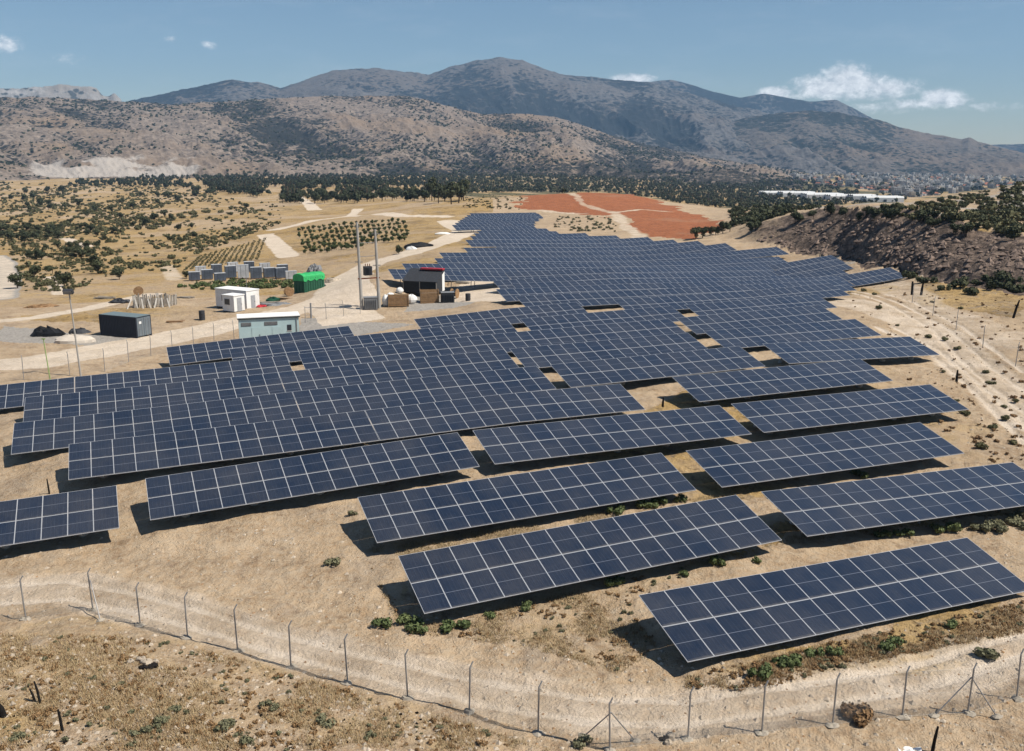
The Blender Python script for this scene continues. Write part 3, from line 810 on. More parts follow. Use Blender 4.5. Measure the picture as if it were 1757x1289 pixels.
def table(A, B, n, label, detailed):
    A, B = Vector(A), Vector(B)
    e1 = (B - A).normalized()
    yaw = math.atan2(e1.y, e1.x)
    sl = math.asin(max(-1, min(1, e1.z)))
    M = Matrix.Rotation(yaw, 3, 'Z') @ Matrix.Rotation(-sl, 3, 'Y')
    top_local = slope_pt(0, 2 * ML, 0.05)
    org = (A + B) / 2 - M @ top_local
    t = thing('solar_table', org, 0, label, 'solar panels', 'tables of the solar field')
    t.rotation_euler = M.to_euler()
    xs = [(i - (n - 1) / 2) * MW for i in range(n)]
    if detailed:
        for j in range(2):
            for x in xs:
                link('solar_module', MODULE, t, slope_pt(x, (j + .5) * ML, 0.015), (TILT, 0, 0))
        for d in (0.55, 1.65, 2.75, 3.8):
            link('purlin', cached(('pur', n), lambda: purlin_mesh(n)), t, slope_pt(0, d, -0.035), (TILT, 0, 0))
        k = max(2, round(n / 3))
        for i in range(k):
            x = (i + .5 - k / 2) * (n * MW / k)
            link('rafter', RAF, t, slope_pt(x, ML, -0.135), (TILT, 0, 0))
            link('post', cached('pf', lambda: post_mesh(H_F, 0)), t, (x, D_F * SC, 0))
            link('post', cached('pb', lambda: post_mesh(H_B, 0)), t, (x, D_B * SC, 0))
            link('concrete_footing', FOOT, t, (x, D_F * SC, 0), (0, 0, i * 1.3))
            link('concrete_footing', FOOT, t, (x, D_B * SC, 0), (0, 0, i * 2.1 + 1))
            link('brace', BRACE, t, (x + 0.06, 0, 0))
    else:
        def mk():
            offs = np.array([[x, (j + .5) * ML, 0.0] for j in range(2) for x in xs])
            return panel_mesh('panel_array', offs)
        link('panel_array', cached(('pa', n), mk), t, slope_pt(0, 0, 0.015), (TILT, 0, 0))
        def fr():
            b = MB()
            for d in (0.55, 1.65, 2.75, 3.8):
                b.box(slope_pt(0, d, -0.035), (n * MW - .1, .06, .09), 'galvanised', Euler((TILT, 0, 0)))
            k = max(2, round(n / 3))
            for i in range(k):
                x = (i + .5 - k / 2) * (n * MW / k)
                b.box((x, D_F * SC, H_F / 2 - .25), (.1, .06, H_F + .5), 'post_steel')
                b.box((x, D_B * SC, H_B / 2 - .25), (.1, .06, H_B + .5), 'post_steel')
            return b.mesh('support_frame')
        link('support_frame', cached(('fr', n), fr), t)
    return t
def row_e(k, u):
    "position along row k where its top edge crosses photograph column u"
    N = N0 + PITCH_ROW * k
    xr = (u - 878.5) / FPX
    e = 0.0
    z = 2.0
    for _ in range(12):
        # depth along the optical axis: y*CP - (z-CAM_Z)*SP ; x = xr*depth
        # x = N*NVx + e*EVx ; y = N*NVy + e*EVy
        a = EV[0] - xr * CP * EV[1]
        b_ = xr * (CP * N * NV[1] - (z - CAM_Z) * SP) - N * NV[0]
        e = b_ / a
        p = NV * N + EV * e
        z = gz1(p[0], p[1]) + RISE
    return e
def row_pt(k, e):
    p = NV * (N0 + PITCH_ROW * k) + EV * e
    return Vector((p[0], p[1], gz1(p[0], p[1]) + RISE))
ROWS = {0: [(1095.4, 1657.4)], 1: [(682.8, 1261), (1305.7, 1738)], 2: [(613.3, 1136), (1176.5, 1576)],
        3: [('R', 200), (249, 783), (810.6, 1235.4), (1254, 1597)], 4: [(118, 1050), (1153, 1479)], 5: [(24, 915), (944, 1275), (1308, 1567)],
        6: [(43, 857), (874, 1188), (1207, 1461)], 7: [(-330, 490), (512, 1143), (1160, 1405)], 8: [(393, 866), (892, 1152), (1174, 1400)],
        9: [(285, 603), (710, 986), (1052, 1428)], 10: [(884, 1437)], 11: [(850.6, 1527)], 12: [(877, 1440)], 13: [(845, 1437)], 14: [(665, 1426)],
        15: [(689, 1337)], 16: [(745, 1333)], 17: [(753, 1240)], 18: [(795, 1200)], 19: [(845, 1158)], 20: [(798, 1110)], 21: [(806, 1059)],
        22: [(812, 1000)], 23: [(818, 955)], 24: [(822, 935)], 25: [(828, 912)], 26: [(775, 905)], 27: [(780, 908)], 28: [(785, 912)], 29: [(788, 915)],
        30: [(792, 918)], 31: [(796, 920)], 32: [(800, 920)], 33: [(805, 920)]}
SPECIAL = {(0, 0): 'large solar table standing alone nearest the fence at lower right',
           (1, 0): 'solar table just behind and left of the nearest one at lower right',
           (1, 1): 'solar table cut by the right picture edge, behind the nearest one',
           (2, 0): 'solar table in the third row, its left end furthest out on bare soil',
           (2, 1): 'solar table in the third row, the right one of that row',
           (3, 0): 'solar table cut off by the left picture edge above the fence'}
n_tables = 0
TAB_FOOT = []
for k in sorted(ROWS):
    j = 0
    runs = []
    for (u0, u1) in ROWS[k]:
        if u0 == 'R':
            e1 = row_e(k, u1); e0 = e1 - 15 * MW
        else:
            e0, e1 = row_e(k, u0), row_e(k, u1)
        ncol = max(2, round((e1 - e0 + 0.1) / MW))
        parts = []
        while ncol > 0:
            if 15 < ncol < 22:
                a = ncol // 2; parts += [a, ncol - a]; ncol = 0
            else:
                c_ = min(15, ncol); parts.append(c_); ncol -= c_
        e = e0
        for c_ in parts:
            runs.append((e, c_)); e += c_ * MW + 0.03
    for (e, c_) in runs:
        A, B = row_pt(k, e), row_pt(k, e + c_ * MW)
        if (k, j) in SPECIAL:
            lab = SPECIAL[(k, j)]
        elif len(runs) == 1:
            lab = f'dark blue solar table, the only one in the {ORD[k]} row counted from the front fence'
        else:
            lab = f'dark blue solar table, {ORD[j]} from the left in the {ORD[k]} row from the front'
        table(A, B, c_, lab, k <= 9)
        TAB_FOOT.append((k, e, e + c_ * MW))
        j += 1; n_tables += 1
print('tables', n_tables)

# ------------------------------------------------------------------ exact height of the modelled ground
_az_g, _lr_g = az, np.log(rr_)
def gg(x, y):
    x = np.asarray(x, float); y = np.asarray(y, float)
    fa = np.interp(np.arctan2(x, y), _az_g, np.arange(len(_az_g)))
    fr = np.interp(np.log(np.hypot(x, y) + 1e-6), _lr_g, np.arange(len(_lr_g)))
    i0 = np.clip(fa.astype(int), 0, len(_az_g) - 2); j0 = np.clip(fr.astype(int), 0, len(_lr_g) - 2)
    p, q = fa - i0, fr - j0
    return (GZ[j0, i0] * (1 - p) + GZ[j0, i0 + 1] * p) * (1 - q) + (GZ[j0 + 1, i0] * (1 - p) + GZ[j0 + 1, i0 + 1] * p) * q
def on(u, v, dz=0.0):
    p = G(u, v)
    return Vector((p.x, p.y, float(gg(p.x, p.y)) + dz))
_TB = np.exp(np.linspace(math.log(20), math.log(3400), 240))
def G_batch(U, Vv):
    U, Vv = np.asarray(U, float), np.asarray(Vv, float)
    x, y = (U - 878.5) / FPX, -(Vv - 644.5) / FPX
    D = np.stack([x, CP + y * SP, -SP + y * CP], -1)
    D /= np.hypot(D[:, 0], D[:, 1])[:, None]
    X = D[:, 0:1] * _TB; Y = D[:, 1:2] * _TB
    g = CAM_Z + D[:, 2:3] * _TB - gg(X, Y)
    i = np.argmax(g < 0, 1)
    ok = g[np.arange(len(U)), i] < 0
    i = np.where(ok, np.maximum(i, 1), len(_TB) - 1)
    a, b_ = g[np.arange(len(U)), i - 1], g[np.arange(len(U)), i]
    tt = _TB[i - 1] + (_TB[i] - _TB[i - 1]) * np.where(ok, a / (a - b_ + 1e-9), 0)
    P = D * tt[:, None]
    return np.stack([P[:, 0], P[:, 1], gg(P[:, 0], P[:, 1])], -1)[ok]
def sample_px(poly, n):
    "n photograph points spread over a polygon"
    p = np.array(poly, float)
    out = []
    while sum(map(len, out)) < n:
        c = np.stack([rng.uniform(p[:, 0].min(), p[:, 0].max(), n * 3), rng.uniform(p[:, 1].min(), p[:, 1].max(), n * 3)], -1)
        out.append(c[poly_mask(c[:, 0], c[:, 1], poly)])
    return np.concatenate(out)[:n]

# ------------------------------------------------------------------ fences
def fence_wire(pts, h, gap, r, name, parent):
    "woven diagonal wires between the posts, real strands"
    V, F = [], []
    def strand(a, b):
        a, b = np.array(a), np.array(b)
        d = b - a; d = d / np.linalg.norm(d)
        s = np.cross(d, [0, 0, 1.0]); s = s / (np.linalg.norm(s) + 1e-9); q = np.cross(d, s)
        b0 = len(V)
        for e in (a, b):
            for k in range(3):
                an = 2 * PI * k / 3
                V.append(e + (s * math.cos(an) + q * math.sin(an)) * r)
        for k in range(3):
            k2 = (k + 1) % 3
            F.append([b0 + k, b0 + k2, b0 + 3 + k2, b0 + 3 + k])
    for (p, q) in zip(pts[:-1], pts[1:]):
        p, q = np.array(p), np.array(q)
        L = np.linalg.norm((q - p)[:2])
        n = max(2, int(L / gap))
        at = lambda t, z: p + (q - p) * t + np.array([0, 0, z])
        m_ = int(round(n * h / L))
        for i in range(-m_, n):
            for sgn in (1, -1):
                t0, t1, z0, z1 = i / n, (i + m_) / n, 0.04, h
                if t0 < 0: z0 = 0.04 + (h - .04) * (0 - t0) / (t1 - t0); t0 = 0
                if t1 > 1: z1 = z0 + (h - z0) * (1 - t0) / (t1 - t0); t1 = 1
                if sgn > 0: strand(at(t0, z0), at(t1, z1))
                else: strand(at(1 - t0, z0), at(1 - t1, z1))
        for z in (0.05, h * .5, h):
            strand(at(0, z), at(1, z))
    me = np_mesh(name, np.array(V), np.array(F), ['wire'])
    return link(name, me, parent)
def fence(name, px, h, r, label, gap, wire_r, foot=True, bend=None, braces=()):
    P = [on(u, v) for (u, v) in px]
    root = thing(name, (0, 0, 0), 0, label, 'fence')
    for i, p in enumerate(P):
        m_ = MB()
        lean = Vector((random.uniform(-.045, .045), random.uniform(-.04, .04), 0)) * h
        top_ = p + lean + Vector((0, 0, h))
        m_.tube(p - Vector((0, 0, .4)), top_, r, 'post_steel', 7)
        if bend:
            m_.tube(top_, top_ + Vector(bend), r * .9, 'post_steel', 7)
        m_.build('post', root)
        if foot:
            MB().lump(p + Vector((random.uniform(-.05, .05), -.05, 0.0)), (.52, .44, .24), 'footing', i, 8, 5, .28).build('footing', root)
    for (i, dx, dy) in braces:
        p = P[i]
        e = Vector((p.x + dx, p.y + dy, 0)); e.z = float(gg(e.x, e.y))
        MB().tube(p + Vector((0, 0, h * .8)), e, r * .75, 'post_steel', 6).build('brace', root)
        if foot:
            MB().lump(e, (.42, .36, .2), 'footing', i + 40, 8, 5, .2).build('footing', root)
    fence_wire(P, h, gap, wire_r, 'wire_mesh', root)
    return root
fence('chain_link_fence', [(-75, 1070), (45, 1062), (160, 1046), (241, 1072), (322, 1094), (408, 1115), (499, 1143), (597, 1170), (700, 1196), (805, 1222), (923, 1257), (1047, 1287),
                           (1180, 1266), (1307, 1257), (1428, 1246), (1548, 1230), (1660, 1222), (1745, 1197), (1840, 1170)], 1.92, 0.034,
      'chain link fence on grey steel posts running across the foreground below the solar tables', 0.085, 0.0021, True, (0.12, 0.06, 0.22),
      ((2, .85, -1.2), (11, -.9, .9), (11, 1.0, .6), (16, -1.35, -.15), (16, 1.0, -.3)))
fence('chain_link_fence', [(-60, 668), (41, 653), (120, 645), (180, 637), (221, 622), (259, 612), (296, 602), (332, 594), (367, 588), (402, 582)], 2.2, 0.035,
      'thin fence along the pale road between the solar rows and the dark container', 0.25, 0.003, False, (-.1, .1, .2))
fence('chain_link_fence', [(524, 554), (560, 548), (590, 543), (618, 539)], 2.0, 0.035,
      'short thin fence between the pale blue kiosk and the twin poles', 0.25, 0.003, False, (-.1, .1, .2))
fence('chain_link_fence', [(1800, 665), (1742, 628), (1686, 597), (1640, 566), (1600, 542), (1565, 520)], 2.2, 0.04,
      'faint post fence along the sandy track at the right of the solar field', 0.3, 0.003, False, (.1, .1, .2))

# ------------------------------------------------------------------ the compound on the left
def build_box_corner(u, v, yaw, L, Wd):
    "centre on the ground of a box whose corner nearest the camera stands at (u, v); long axis runs left and back"
    c = on(u, v)
    ex = Vector((math.cos(yaw), math.sin(yaw), 0)); ey = Vector((-math.sin(yaw), math.cos(yaw), 0))
    p = c + ex * Wd / 2 + ey * L / 2
    return Vector((p.x, p.y, min(c.z, float(gg(p.x, p.y)))))
def container(u, v, yaw, label, L=6.06, Wd=2.44, H=2.59):
    # local axes: x across (toward the door end side), y along the length; the door end faces -y
    t = thing('shipping_container', build_box_corner(u, v, yaw, L, Wd), yaw, label, 'container')
    b = MB()
    b.box((0, 0, H / 2 + .05), (Wd - .08, L - .06, H - .2), 'navy_steel')
    n = 22
    for i in range(n):
        y = (i + .5 - n / 2) * (L - .4) / n
        for sx_ in (-1, 1):
            b.box((sx_ * (Wd / 2 - .03), y, H / 2 + .05), (.05, .13, H - .4), 'navy_steel')
    b.build('body', t)
    f = MB()
    for sx_ in (-1, 1):
        for sy in (-1, 1):
            f.box((sx_ * (Wd / 2 - .06), sy * (L / 2 - .06), H / 2), (.16, .16, H), 'navy_steel')
        f.box((sx_ * (Wd / 2 - .05), 0, .12), (.12, L - .3, .2), 'navy_steel')
        f.box((sx_ * (Wd / 2 - .05), 0, H - .06), (.12, L - .3, .12), 'navy_steel')
    f.build('frame', t)
    MB().box((0, 0, H + .005), (Wd - .05, L - .05, .05), 'slate_roof').build('roof', t)
    for sx_ in (-1, 1):
        d = MB().box((sx_ * .56, -L / 2 - .012, H / 2 + .02), (1.07, .06, H - .32), 'navy_door').build('door', t)
        r_ = MB()
        for q in (-.25, .22):
            r_.tube((sx_ * .56 + q, -L / 2 - .075, .25), (sx_ * .56 + q, -L / 2 - .075, H - .25), .025, 'galvanised', 6)
        r_.build('lock_rod', d)
    MB().box((-.62, -L / 2 - .055, H * .72), (.42, .02, .30), 'white_paint').build('placard', t)
    return t
container(235.5, 581, R(66), 'long dark navy shipping container with grey doors beside the pale road')

def kiosk():
    p = on(412, 594); q = on(521, 582)
    d = (q - p); yaw = math.atan2(d.y, d.x)
    L, H, D = 6.9, 3.15, 2.7
    c = p + Vector((math.cos(yaw), math.sin(yaw), 0)) * L / 2 + Vector((-math.sin(yaw), math.cos(yaw), 0)) * D / 2
    t = thing('electrical_kiosk', c, yaw, 'pale blue flat roofed kiosk with dark louvres just behind the solar rows', 'kiosk')
    MB().box((0, 0, H / 2), (L, D, H), 'kiosk_blue').build('wall', t)
    MB().box((0, 0, .1), (L + .1, D + .1, .3), 'concrete').build('plinth', t)
    r_ = MB()
    r_.box((0, 0, H + .05), (L + .26, D + .26, .16), 'dark_grey')
    r_.box((0, 0, H + .17), (L + .30, D + .30, .08), 'white_paint')
    r_.build('roof', t)
    for (x, w) in ((-L * .38, 1.1), (L * .03, 1.45)):
        l_ = MB()
        for k in range(5):
            l_.box((x, -D / 2 - .03, H - .78 + k * .075), (w, .05, .04), 'mid_grey', Euler((R(30), 0, 0)))
        l_.box((x, -D / 2 - .006, H - .63), (w + .06, .02, .44), 'dark_grey')
        l_.build('louvre', t)
    w_ = MB().box((L * .335, -D / 2 - .01, H - 1.25), (.5, .05, .72), 'window_dark').build('window', t)
    MB().box((L * .335, -D / 2 - .012, H - 1.64), (.6, .07, .05), 'white_paint').build('sill', w_)
    for x in (-L * .22, L * .12):
        d_ = MB().box((x, -D / 2 - .012, 1.1), (1.0, .04, 2.05), 'kiosk_blue').build('door', t)
        MB().box((x + .38, -D / 2 - .06, 1.15), (.06, .06, .25), 'dark_grey').build('handle', d_)
    MB().tube((L * .46, -D / 2 - .05, 0), (L * .46, -D / 2 - .05, H), .05, 'mid_grey').build('drainpipe', t)
kiosk()
def site_cabin(u, v, yaw, L, Wd, H, label, small=False):
    t = thing('site_cabin', build_box_corner(u, v, yaw, L, Wd), yaw, label, 'cabin')
    b = MB().box((0, 0, H / 2 + .12), (Wd, L, H - .1), 'white_paint')
    n = int(L / .55)
    for i in range(n):
        y = (i + .5 - n / 2) * (L - .3) / n
        for sx_ in (-1, 1):
            b.box((sx_ * (Wd / 2 + .012), y, H / 2 + .12), (.03, .06, H - .5), 'white_paint')
    b.build('wall', t)
    MB().box((0, 0, .06), (Wd - .1, L - .1, .2), 'dark_grey').build('skid', t)
    MB().box((0, 0, H + .11), (Wd + .14, L + .14, .12), 'white_paint').build('roof', t)
    d = MB().box((0.0, -L / 2 - .01, 1.12), (.85, .05, 1.95), 'cabin_grey').build('door', t)
    MB().box((.3, -L / 2 - .05, 1.15), (.05, .05, .2), 'dark_grey').build('handle', d)
    for y in ((0.2,) if small else (-L * .28, L * .22)):
        w_ = MB().box((-Wd / 2 - .02, y, 1.55), (.05, 1.0, .8), 'window_dark').build('window', t)
        MB().box((-Wd / 2 - .03, y, 1.12), (.08, 1.1, .06), 'cabin_grey').build('sill', w_)
site_cabin(424, 530.5, R(60), 6.4, 2.6, 2.75, 'larger white cabin with grey shaded side standing behind the small white one')
site_cabin(402.5, 537, R(58), 2.4, 2.0, 2.35, 'small white cabin standing in front of the larger white cabin', True)

def green_skip():
    yaw = R(-36)
    p = on(505, 504)
    ex = Vector((math.cos(yaw), math.sin(yaw), 0)); ey = Vector((-math.sin(yaw), math.cos(yaw), 0))
    Wd, L, H = 2.6, 4.6, 2.7
    t = thing('covered_skip', p + ex * Wd / 2 + ey * L / 2, yaw, 'dark green skip under a bright green tarpaulin beside the pale road', 'skip')
    b = MB().box((0, 0, H / 2 + .1), (Wd, L, H), 'green_dark')
    for i in range(8):
        for sx_ in (-1, 1):
            b.box((sx_ * (Wd / 2 + .03), (i - 3.5) * L / 8.4, H / 2 + .1), (.07, .1, H - .1), 'green_dark')
    for i in (-1, 0, 1):
        b.box((i * .8, -L / 2 - .03, H / 2 + .1), (.1, .07, H - .1), 'green_dark')
    b.build('body', t)
    tp = MB(); n = 9; m_ = 10
    pt = lambda i, j: Vector((math.cos(PI * i / n) * (Wd / 2 + .10), (j / m_ - .5) * (L + .25),
                              H + .12 + math.sin(PI * i / n) * (.62 + .10 * math.sin(j * 1.9)) - (.55 + .2 * math.sin(j * 2.3 + i) if i in (0, n) else 0)))
    for i in range(n):
        for j in range(m_):
            tp.face([pt(i, j), pt(i + 1, j), pt(i + 1, j + 1), pt(i, j + 1)][::-1], 'green_tarp')
    tp.face([pt(i, 0) for i in range(n + 1)], 'green_tarp'); tp.face([pt(i, m_) for i in range(n + 1)][::-1], 'green_tarp')
    tp.build('tarpaulin', t)
green_skip()

def red_shed():
    yaw = R(-17)
    p = on(692, 501)
    ex = Vector((math.cos(yaw), math.sin(yaw), 0)); ey = Vector((-math.sin(yaw), math.cos(yaw), 0))
    L, D, H0, H1 = 5.5, 3.4, 1.7, 3.15
    t = thing('shed', p + ex * L / 2 + ey * D / 2, yaw, 'dark lean-to shed with a red ridge strip and white end wall', 'shed')
    x, y = L / 2, D / 2
    b = MB()
    b.face([(-x, -y, 0), (x, -y, 0), (x, -y, H0), (-x, -y, H0)], 'black_sheet_and_shade')  # front and left walls coloured black to stand in for their shadow
    b.face([(x, y, 0), (-x, y, 0), (-x, y, H1), (x, y, H1)], 'dark_grey')
    b.face([(-x, y, 0), (-x, -y, 0), (-x, -y, H0), (-x, y, H1)], 'black_sheet_and_shade')
    b.build('wall', t)
    MB().face([(x, -y, 0), (x, y, 0), (x, y, H1), (x, -y, H0)], 'white_paint') if False else None
    w_ = MB(); w_.face([(x + .02, y * .4, .0), (x + .02, y, 0), (x + .02, y, H1), (x + .02, y * .4, H0 + (H1 - H0) * .7)], 'white_paint')
    w_.face([(x, -y, 0), (x, y, 0), (x, y, H1), (x, -y, H0)], 'dark_grey')
    w_.build('end_wall', t)
    ang = math.atan2(H1 - H0, D)
    r_ = MB()
    r_.box((0, 0, (H0 + H1) / 2 + .05), (L + .3, math.hypot(D, H1 - H0) + .3, .07), 'dark_grey', Euler((ang, 0, 0)))
    for i in range(12):
        r_.box(((i - 5.5) * L / 12, 0, (H0 + H1) / 2 + .1), (.06, math.hypot(D, H1 - H0) + .3, .05), 'dark_grey', Euler((ang, 0, 0)))
    r_.build('roof', t)
    MB().box((L * .16, y - .25, H1 + .16), (L * .68, .95, .24), 'red_sheet').build('ridge_strip', t)
    for xx in (-x + .05, 0, x - .05):
        MB().box((xx, -y - .05, H0 / 2), (.1, .1, H0), 'grey_wood').build('post', t)
red_shed()

# twin poles with the transformer between them
def twin_poles():
    p, q = on(621, 531), on(651, 528)
    t = thing('power_pole_pair', p, 0, 'pair of tall grey power poles with a dark transformer slung between them', 'power poles')
    q = q - p; p = Vector((0, 0, 0))
    hp, hq = 12.3, 11.2
    for (b_, h) in ((p, hp), (q, hq)):
        m_ = MB().tube(b_ - Vector((0, 0, .5)), b_ + Vector((-.28, 0, h)),   .25, 'pole_concrete', 10, .16)
        o = m_.build('pole', t)
        MB().tube(b_ + Vector((-.28, 0, h)), b_ + Vector((-.28, 0, h + .25)), .05, 'dark_grey', 6).build('insulator', o)
        for z in (h - .6, h * .55):
            MB().box(b_ + Vector((-.2, -.02, z)), (1.1, .1, .1), 'mid_grey').build('cross_arm', o)
    mid = (p + q) / 2
    ang = math.atan2(q.y, q.x)
    MB().box(mid + Vector((-.1, -.1, 4.4)), (q.length + .6, .14, .18), 'rust', Euler((0, 0, ang))).build('platform', t)
    tr = MB().box(mid + Vector((-.25, .0, 5.45)), (1.1, .8, 1.25), 'dark_grey', Euler((0, 0, ang)))
    for i in range(6):
        tr.box(mid + Vector((-.25 + (i - 2.5) * .18, -.5, 5.4)), (.05, .25, 1.0), 'dark_grey', Euler((0, 0, ang)))
    o = tr.build('transformer', t)
    for i in (-1, 0, 1):
        MB().tube(mid + Vector((-.25 + i * .3, 0, 6.05)), mid + Vector((-.25 + i * .3, 0, 6.45)), .06, 'rust', 6).build('bushing', o)
    for z in (7.5, 9.4):
        MB().tube(p + Vector((-.2, .1, z)), q + Vector((-.2, .1, z)), .04, 'mid_grey', 5).build('tie_bar', t)
twin_poles()
def lamp_pole():
    p = on(139, 646)
    t = thing('floodlight_pole', p, 0, 'slender grey floodlight pole rising by the pale road at far left', 'light pole')
    MB().tube((0, 0, -.4), (-.32, 0, 8.3), .10, 'pole_concrete', 8, .06).build('pole', t)
    h = MB().box((-.35, -.1, 8.45), (.95, .35, .42), 'dark_grey', Euler((R(25), 0, 0))).build('lamp_head', t)
    MB().box((-.35, -.29, 8.38), (.8, .02, .3), 'mid_grey', Euler((R(25), 0, 0))).build('lens', h)
    MB().tube((-.32, 0, 8.1), (-.35, 0, 8.4), .05, 'dark_grey').build('bracket', t)
lamp_pole()
t = thing('marker_pole', on(87, 655), 0, 'thin yellow-green pole beside the pale road left of the floodlight pole', 'pole')
MB().tube((0, 0, -.3), (-.25, 0, 4.1), .055, 'pole_green', 7, .04).build('pole', t)
MB().box((-.25, 0, 4.15), (.35, .08, .1), 'pole_green').build('cap', t)
t = thing('marker_pole', on(425, 520), 0, 'thin grey pole rising beside the larger white cabin', 'pole')
MB().tube((0, 0, -.3), (0, 0, 5.6), .06, 'mid_grey', 7, .04).build('pole', t)
t = thing('fence_post', on(534, 546), 0, 'single thick post standing right of the pale blue kiosk', 'post')
MB().tube((0, 0, -.3), (0, 0, 2.1), .12, 'mid_grey', 8).build('post', t)

# wrapped pallets of modules
PAL = MB().box((0, 0, .07), (2.2, 1.15, .14), 'crate_wood')
def pallet(u, v, h, light, lab, yaw):
    t = thing('wrapped_pallet', on(u, v), yaw, lab, 'pallet', 'wrapped pallets stored beyond the white cabins')
    b = MB()
    for x in (-.85, 0, .85):
        b.box((x, 0, .07), (.14, 1.15, .13), 'crate_wood')
    for y in (-.5, -.17, .17, .5):
        b.box((0, y, .15), (2.2, .14, .03), 'crate_wood')
    b.build('pallet_base', t)
    mt = 'wrap_light' if light else 'wrap_blue'
    k = MB()
    k.box((0, 0, .17 + h / 2), (2.14, 1.1, h), mt, None, .985)
    for x in (-.5, .5):
        k.box((x, 0, .175 + h / 2), (.06, 1.12, h + .01), 'dark_grey')
    k.build('load', t)
    MB().box((0, 0, .19 + h), (2.16, 1.13, .05), 'wrap_light').build('cover', t)
for i, (u, v, h, l) in enumerate([(334, 482, 1.3, 0), (356, 480, 1.5, 0), (378, 483, 1.2, 0), (396, 477, 1.9, 0), (418, 478, 2.1, 1), (440, 479, 1.8, 0), (462, 477, 1.5, 0), (482, 478, 1.6, 0),
                                  (500, 480, 1.2, 1), (345, 473, 1.4, 1), (372, 470, 1.5, 0), (400, 468, 1.6, 1), (428, 467, 1.7, 0), (455, 468, 1.5, 1), (485, 469, 1.3, 0)]):
    pallet(u, v, h * 1.2, l, f'{"pale" if l else "dark blue"} wrapped pallet, {ORD[i if i < 9 else i - 9]} from the left in the {"front" if i < 9 else "rear"} pallet row', R(18 + (i % 4) * 4))

# low enclosure of old boards
def board_pen():
    p = on(262, 526)
    t = thing('board_pen', p, R(10), 'weathered grey board pen with leaning planks beyond the dark container', 'pen')
    for (x0, y0, x1, y1) in ((-2.6, -1.2, 2.6, -1.2), (2.6, -1.2, 3.4, 1.6), (-2.6, -1.2, -2.4, 1.6), (-2.4, 1.6, 3.4, 1.6)):
        b = MB(); L = math.hypot(x1 - x0, y1 - y0); n = int(L / .28)
        for i in range(n):
            f = (i + .5) / n
            h = random.uniform(1.3, 1.9)
            b.box((x0 + (x1 - x0) * f, y0 + (y1 - y0) * f, h / 2), (.2, .06, h), 'grey_wood' if random.random() < .75 else 'concrete',
                  Euler((random.uniform(-.12, .12), random.uniform(-.08, .08), math.atan2(y1 - y0, x1 - x0))))
        b.build('board_wall', t)
    for i in range(7):
        MB().box((-3 + i * .95, -1.9 + (i % 2) * .3, .7), (.18, .06, 1.7), 'concrete', Euler((R(-28), random.uniform(-.4, .4), 0))).build('plank', t)
board_pen()
def heap(u, v, d, mt, lab, cat, name, seed, n=4, amp=.25):
    t = thing(name, on(u, v), random.uniform(-.3, .3), lab, cat)
    rr_l = random.Random(seed)
    b = MB()
    b.lump((0, 0, 0), d, mt, seed, 14, 8, amp)
    for i in range(n):
        b.lump((rr_l.uniform(-.35, .35) * d[0], rr_l.uniform(-.3, .3) * d[1], d[2] * .12), (d[0] * rr_l.uniform(.25, .5), d[1] * rr_l.uniform(.3, .6), d[2] * rr_l.uniform(.5, .9)), mt, seed + i + 1, 10, 6, amp)
    b.build('heap', t)
    return t
heap(82, 577, (3.9, 1.6, 2.0), 'black_sheet_and_shade', 'larger heap of black plastic sheeting left of the dark container', 'plastic heap', 'sheet_heap', 4)
heap(138, 572, (2.8, 1.2, 1.1), 'dark_grey', 'smaller dark heap between the black sheeting and the dark container', 'dark heap', 'sheet_heap', 9)
heap(128, 588, (4.6, 2.4, 1.7), 'sand_heap', 'low pale sand heap in front of the black sheeting', 'sand heap', 'sand_heap', 14, 3, .1)
heap(718, 424, (7.0, 3.0, 2.0), 'black_sheet_and_shade', 'long black heap beside the pale road up to the far tables', 'dark heap', 'sheet_heap', 19)
heap(706, 428, (2.6, 1.6, 1.4), 'bag_white', 'white heap at the left end of the long black heap', 'pale heap', 'sand_heap', 24, 2, .12)
heap(760, 401, (4.5, 1.5, 1.0), 'bag_white', 'pale heap on the road edge below the farthest tables', 'pale heap', 'sand_heap', 29, 2, .12)
heap(540, 468, (2.6, 2.0, 2.6), 'mid_grey', 'grey scrap pile standing behind the green skip', 'scrap pile', 'scrap_pile', 31, 6, .4)
heap(553, 492, (1.6, 1.2, .9), 'dark_grey', 'small dark lump on gravel right of the green skip', 'dark heap', 'scrap_pile', 36, 2)
heap(572, 483, (3.4, 2.0, 1.2), 'stone', 'low stony heap between the green skip and the pale road', 'stone heap', 'stone_heap', 41, 4, .2)
heap(205, 520, (3.2, 1.6, 1.0), 'dark_grey', 'dark scrap strewn left of the weathered board pen', 'scrap pile', 'scrap_pile', 46, 5, .4)
heap(473, 524, (4.4, 1.4, .7), 'mid_grey', 'loose grey rubble beside the white cabins', 'rubble heap', 'rubble_heap', 51, 6, .4)
heap(448, 527, (1.5, 1.0, .6), 'red_sheet', 'small red heap at the foot of the larger white cabin', 'red heap', 'scrap_pile', 56, 2, .3)
heap(470, 517, (3.2, 1.2, 1.1), 'green_dark', 'dark green scrap heap between the cabins and the green skip', 'scrap pile', 'scrap_pile', 61, 4, .4)
heap(70, 527, (4.2, 1.6, .8), 'crate_wood', 'low brown brush heap at far left beyond the pale road', 'brush heap', 'brush_heap', 66, 6, .4)
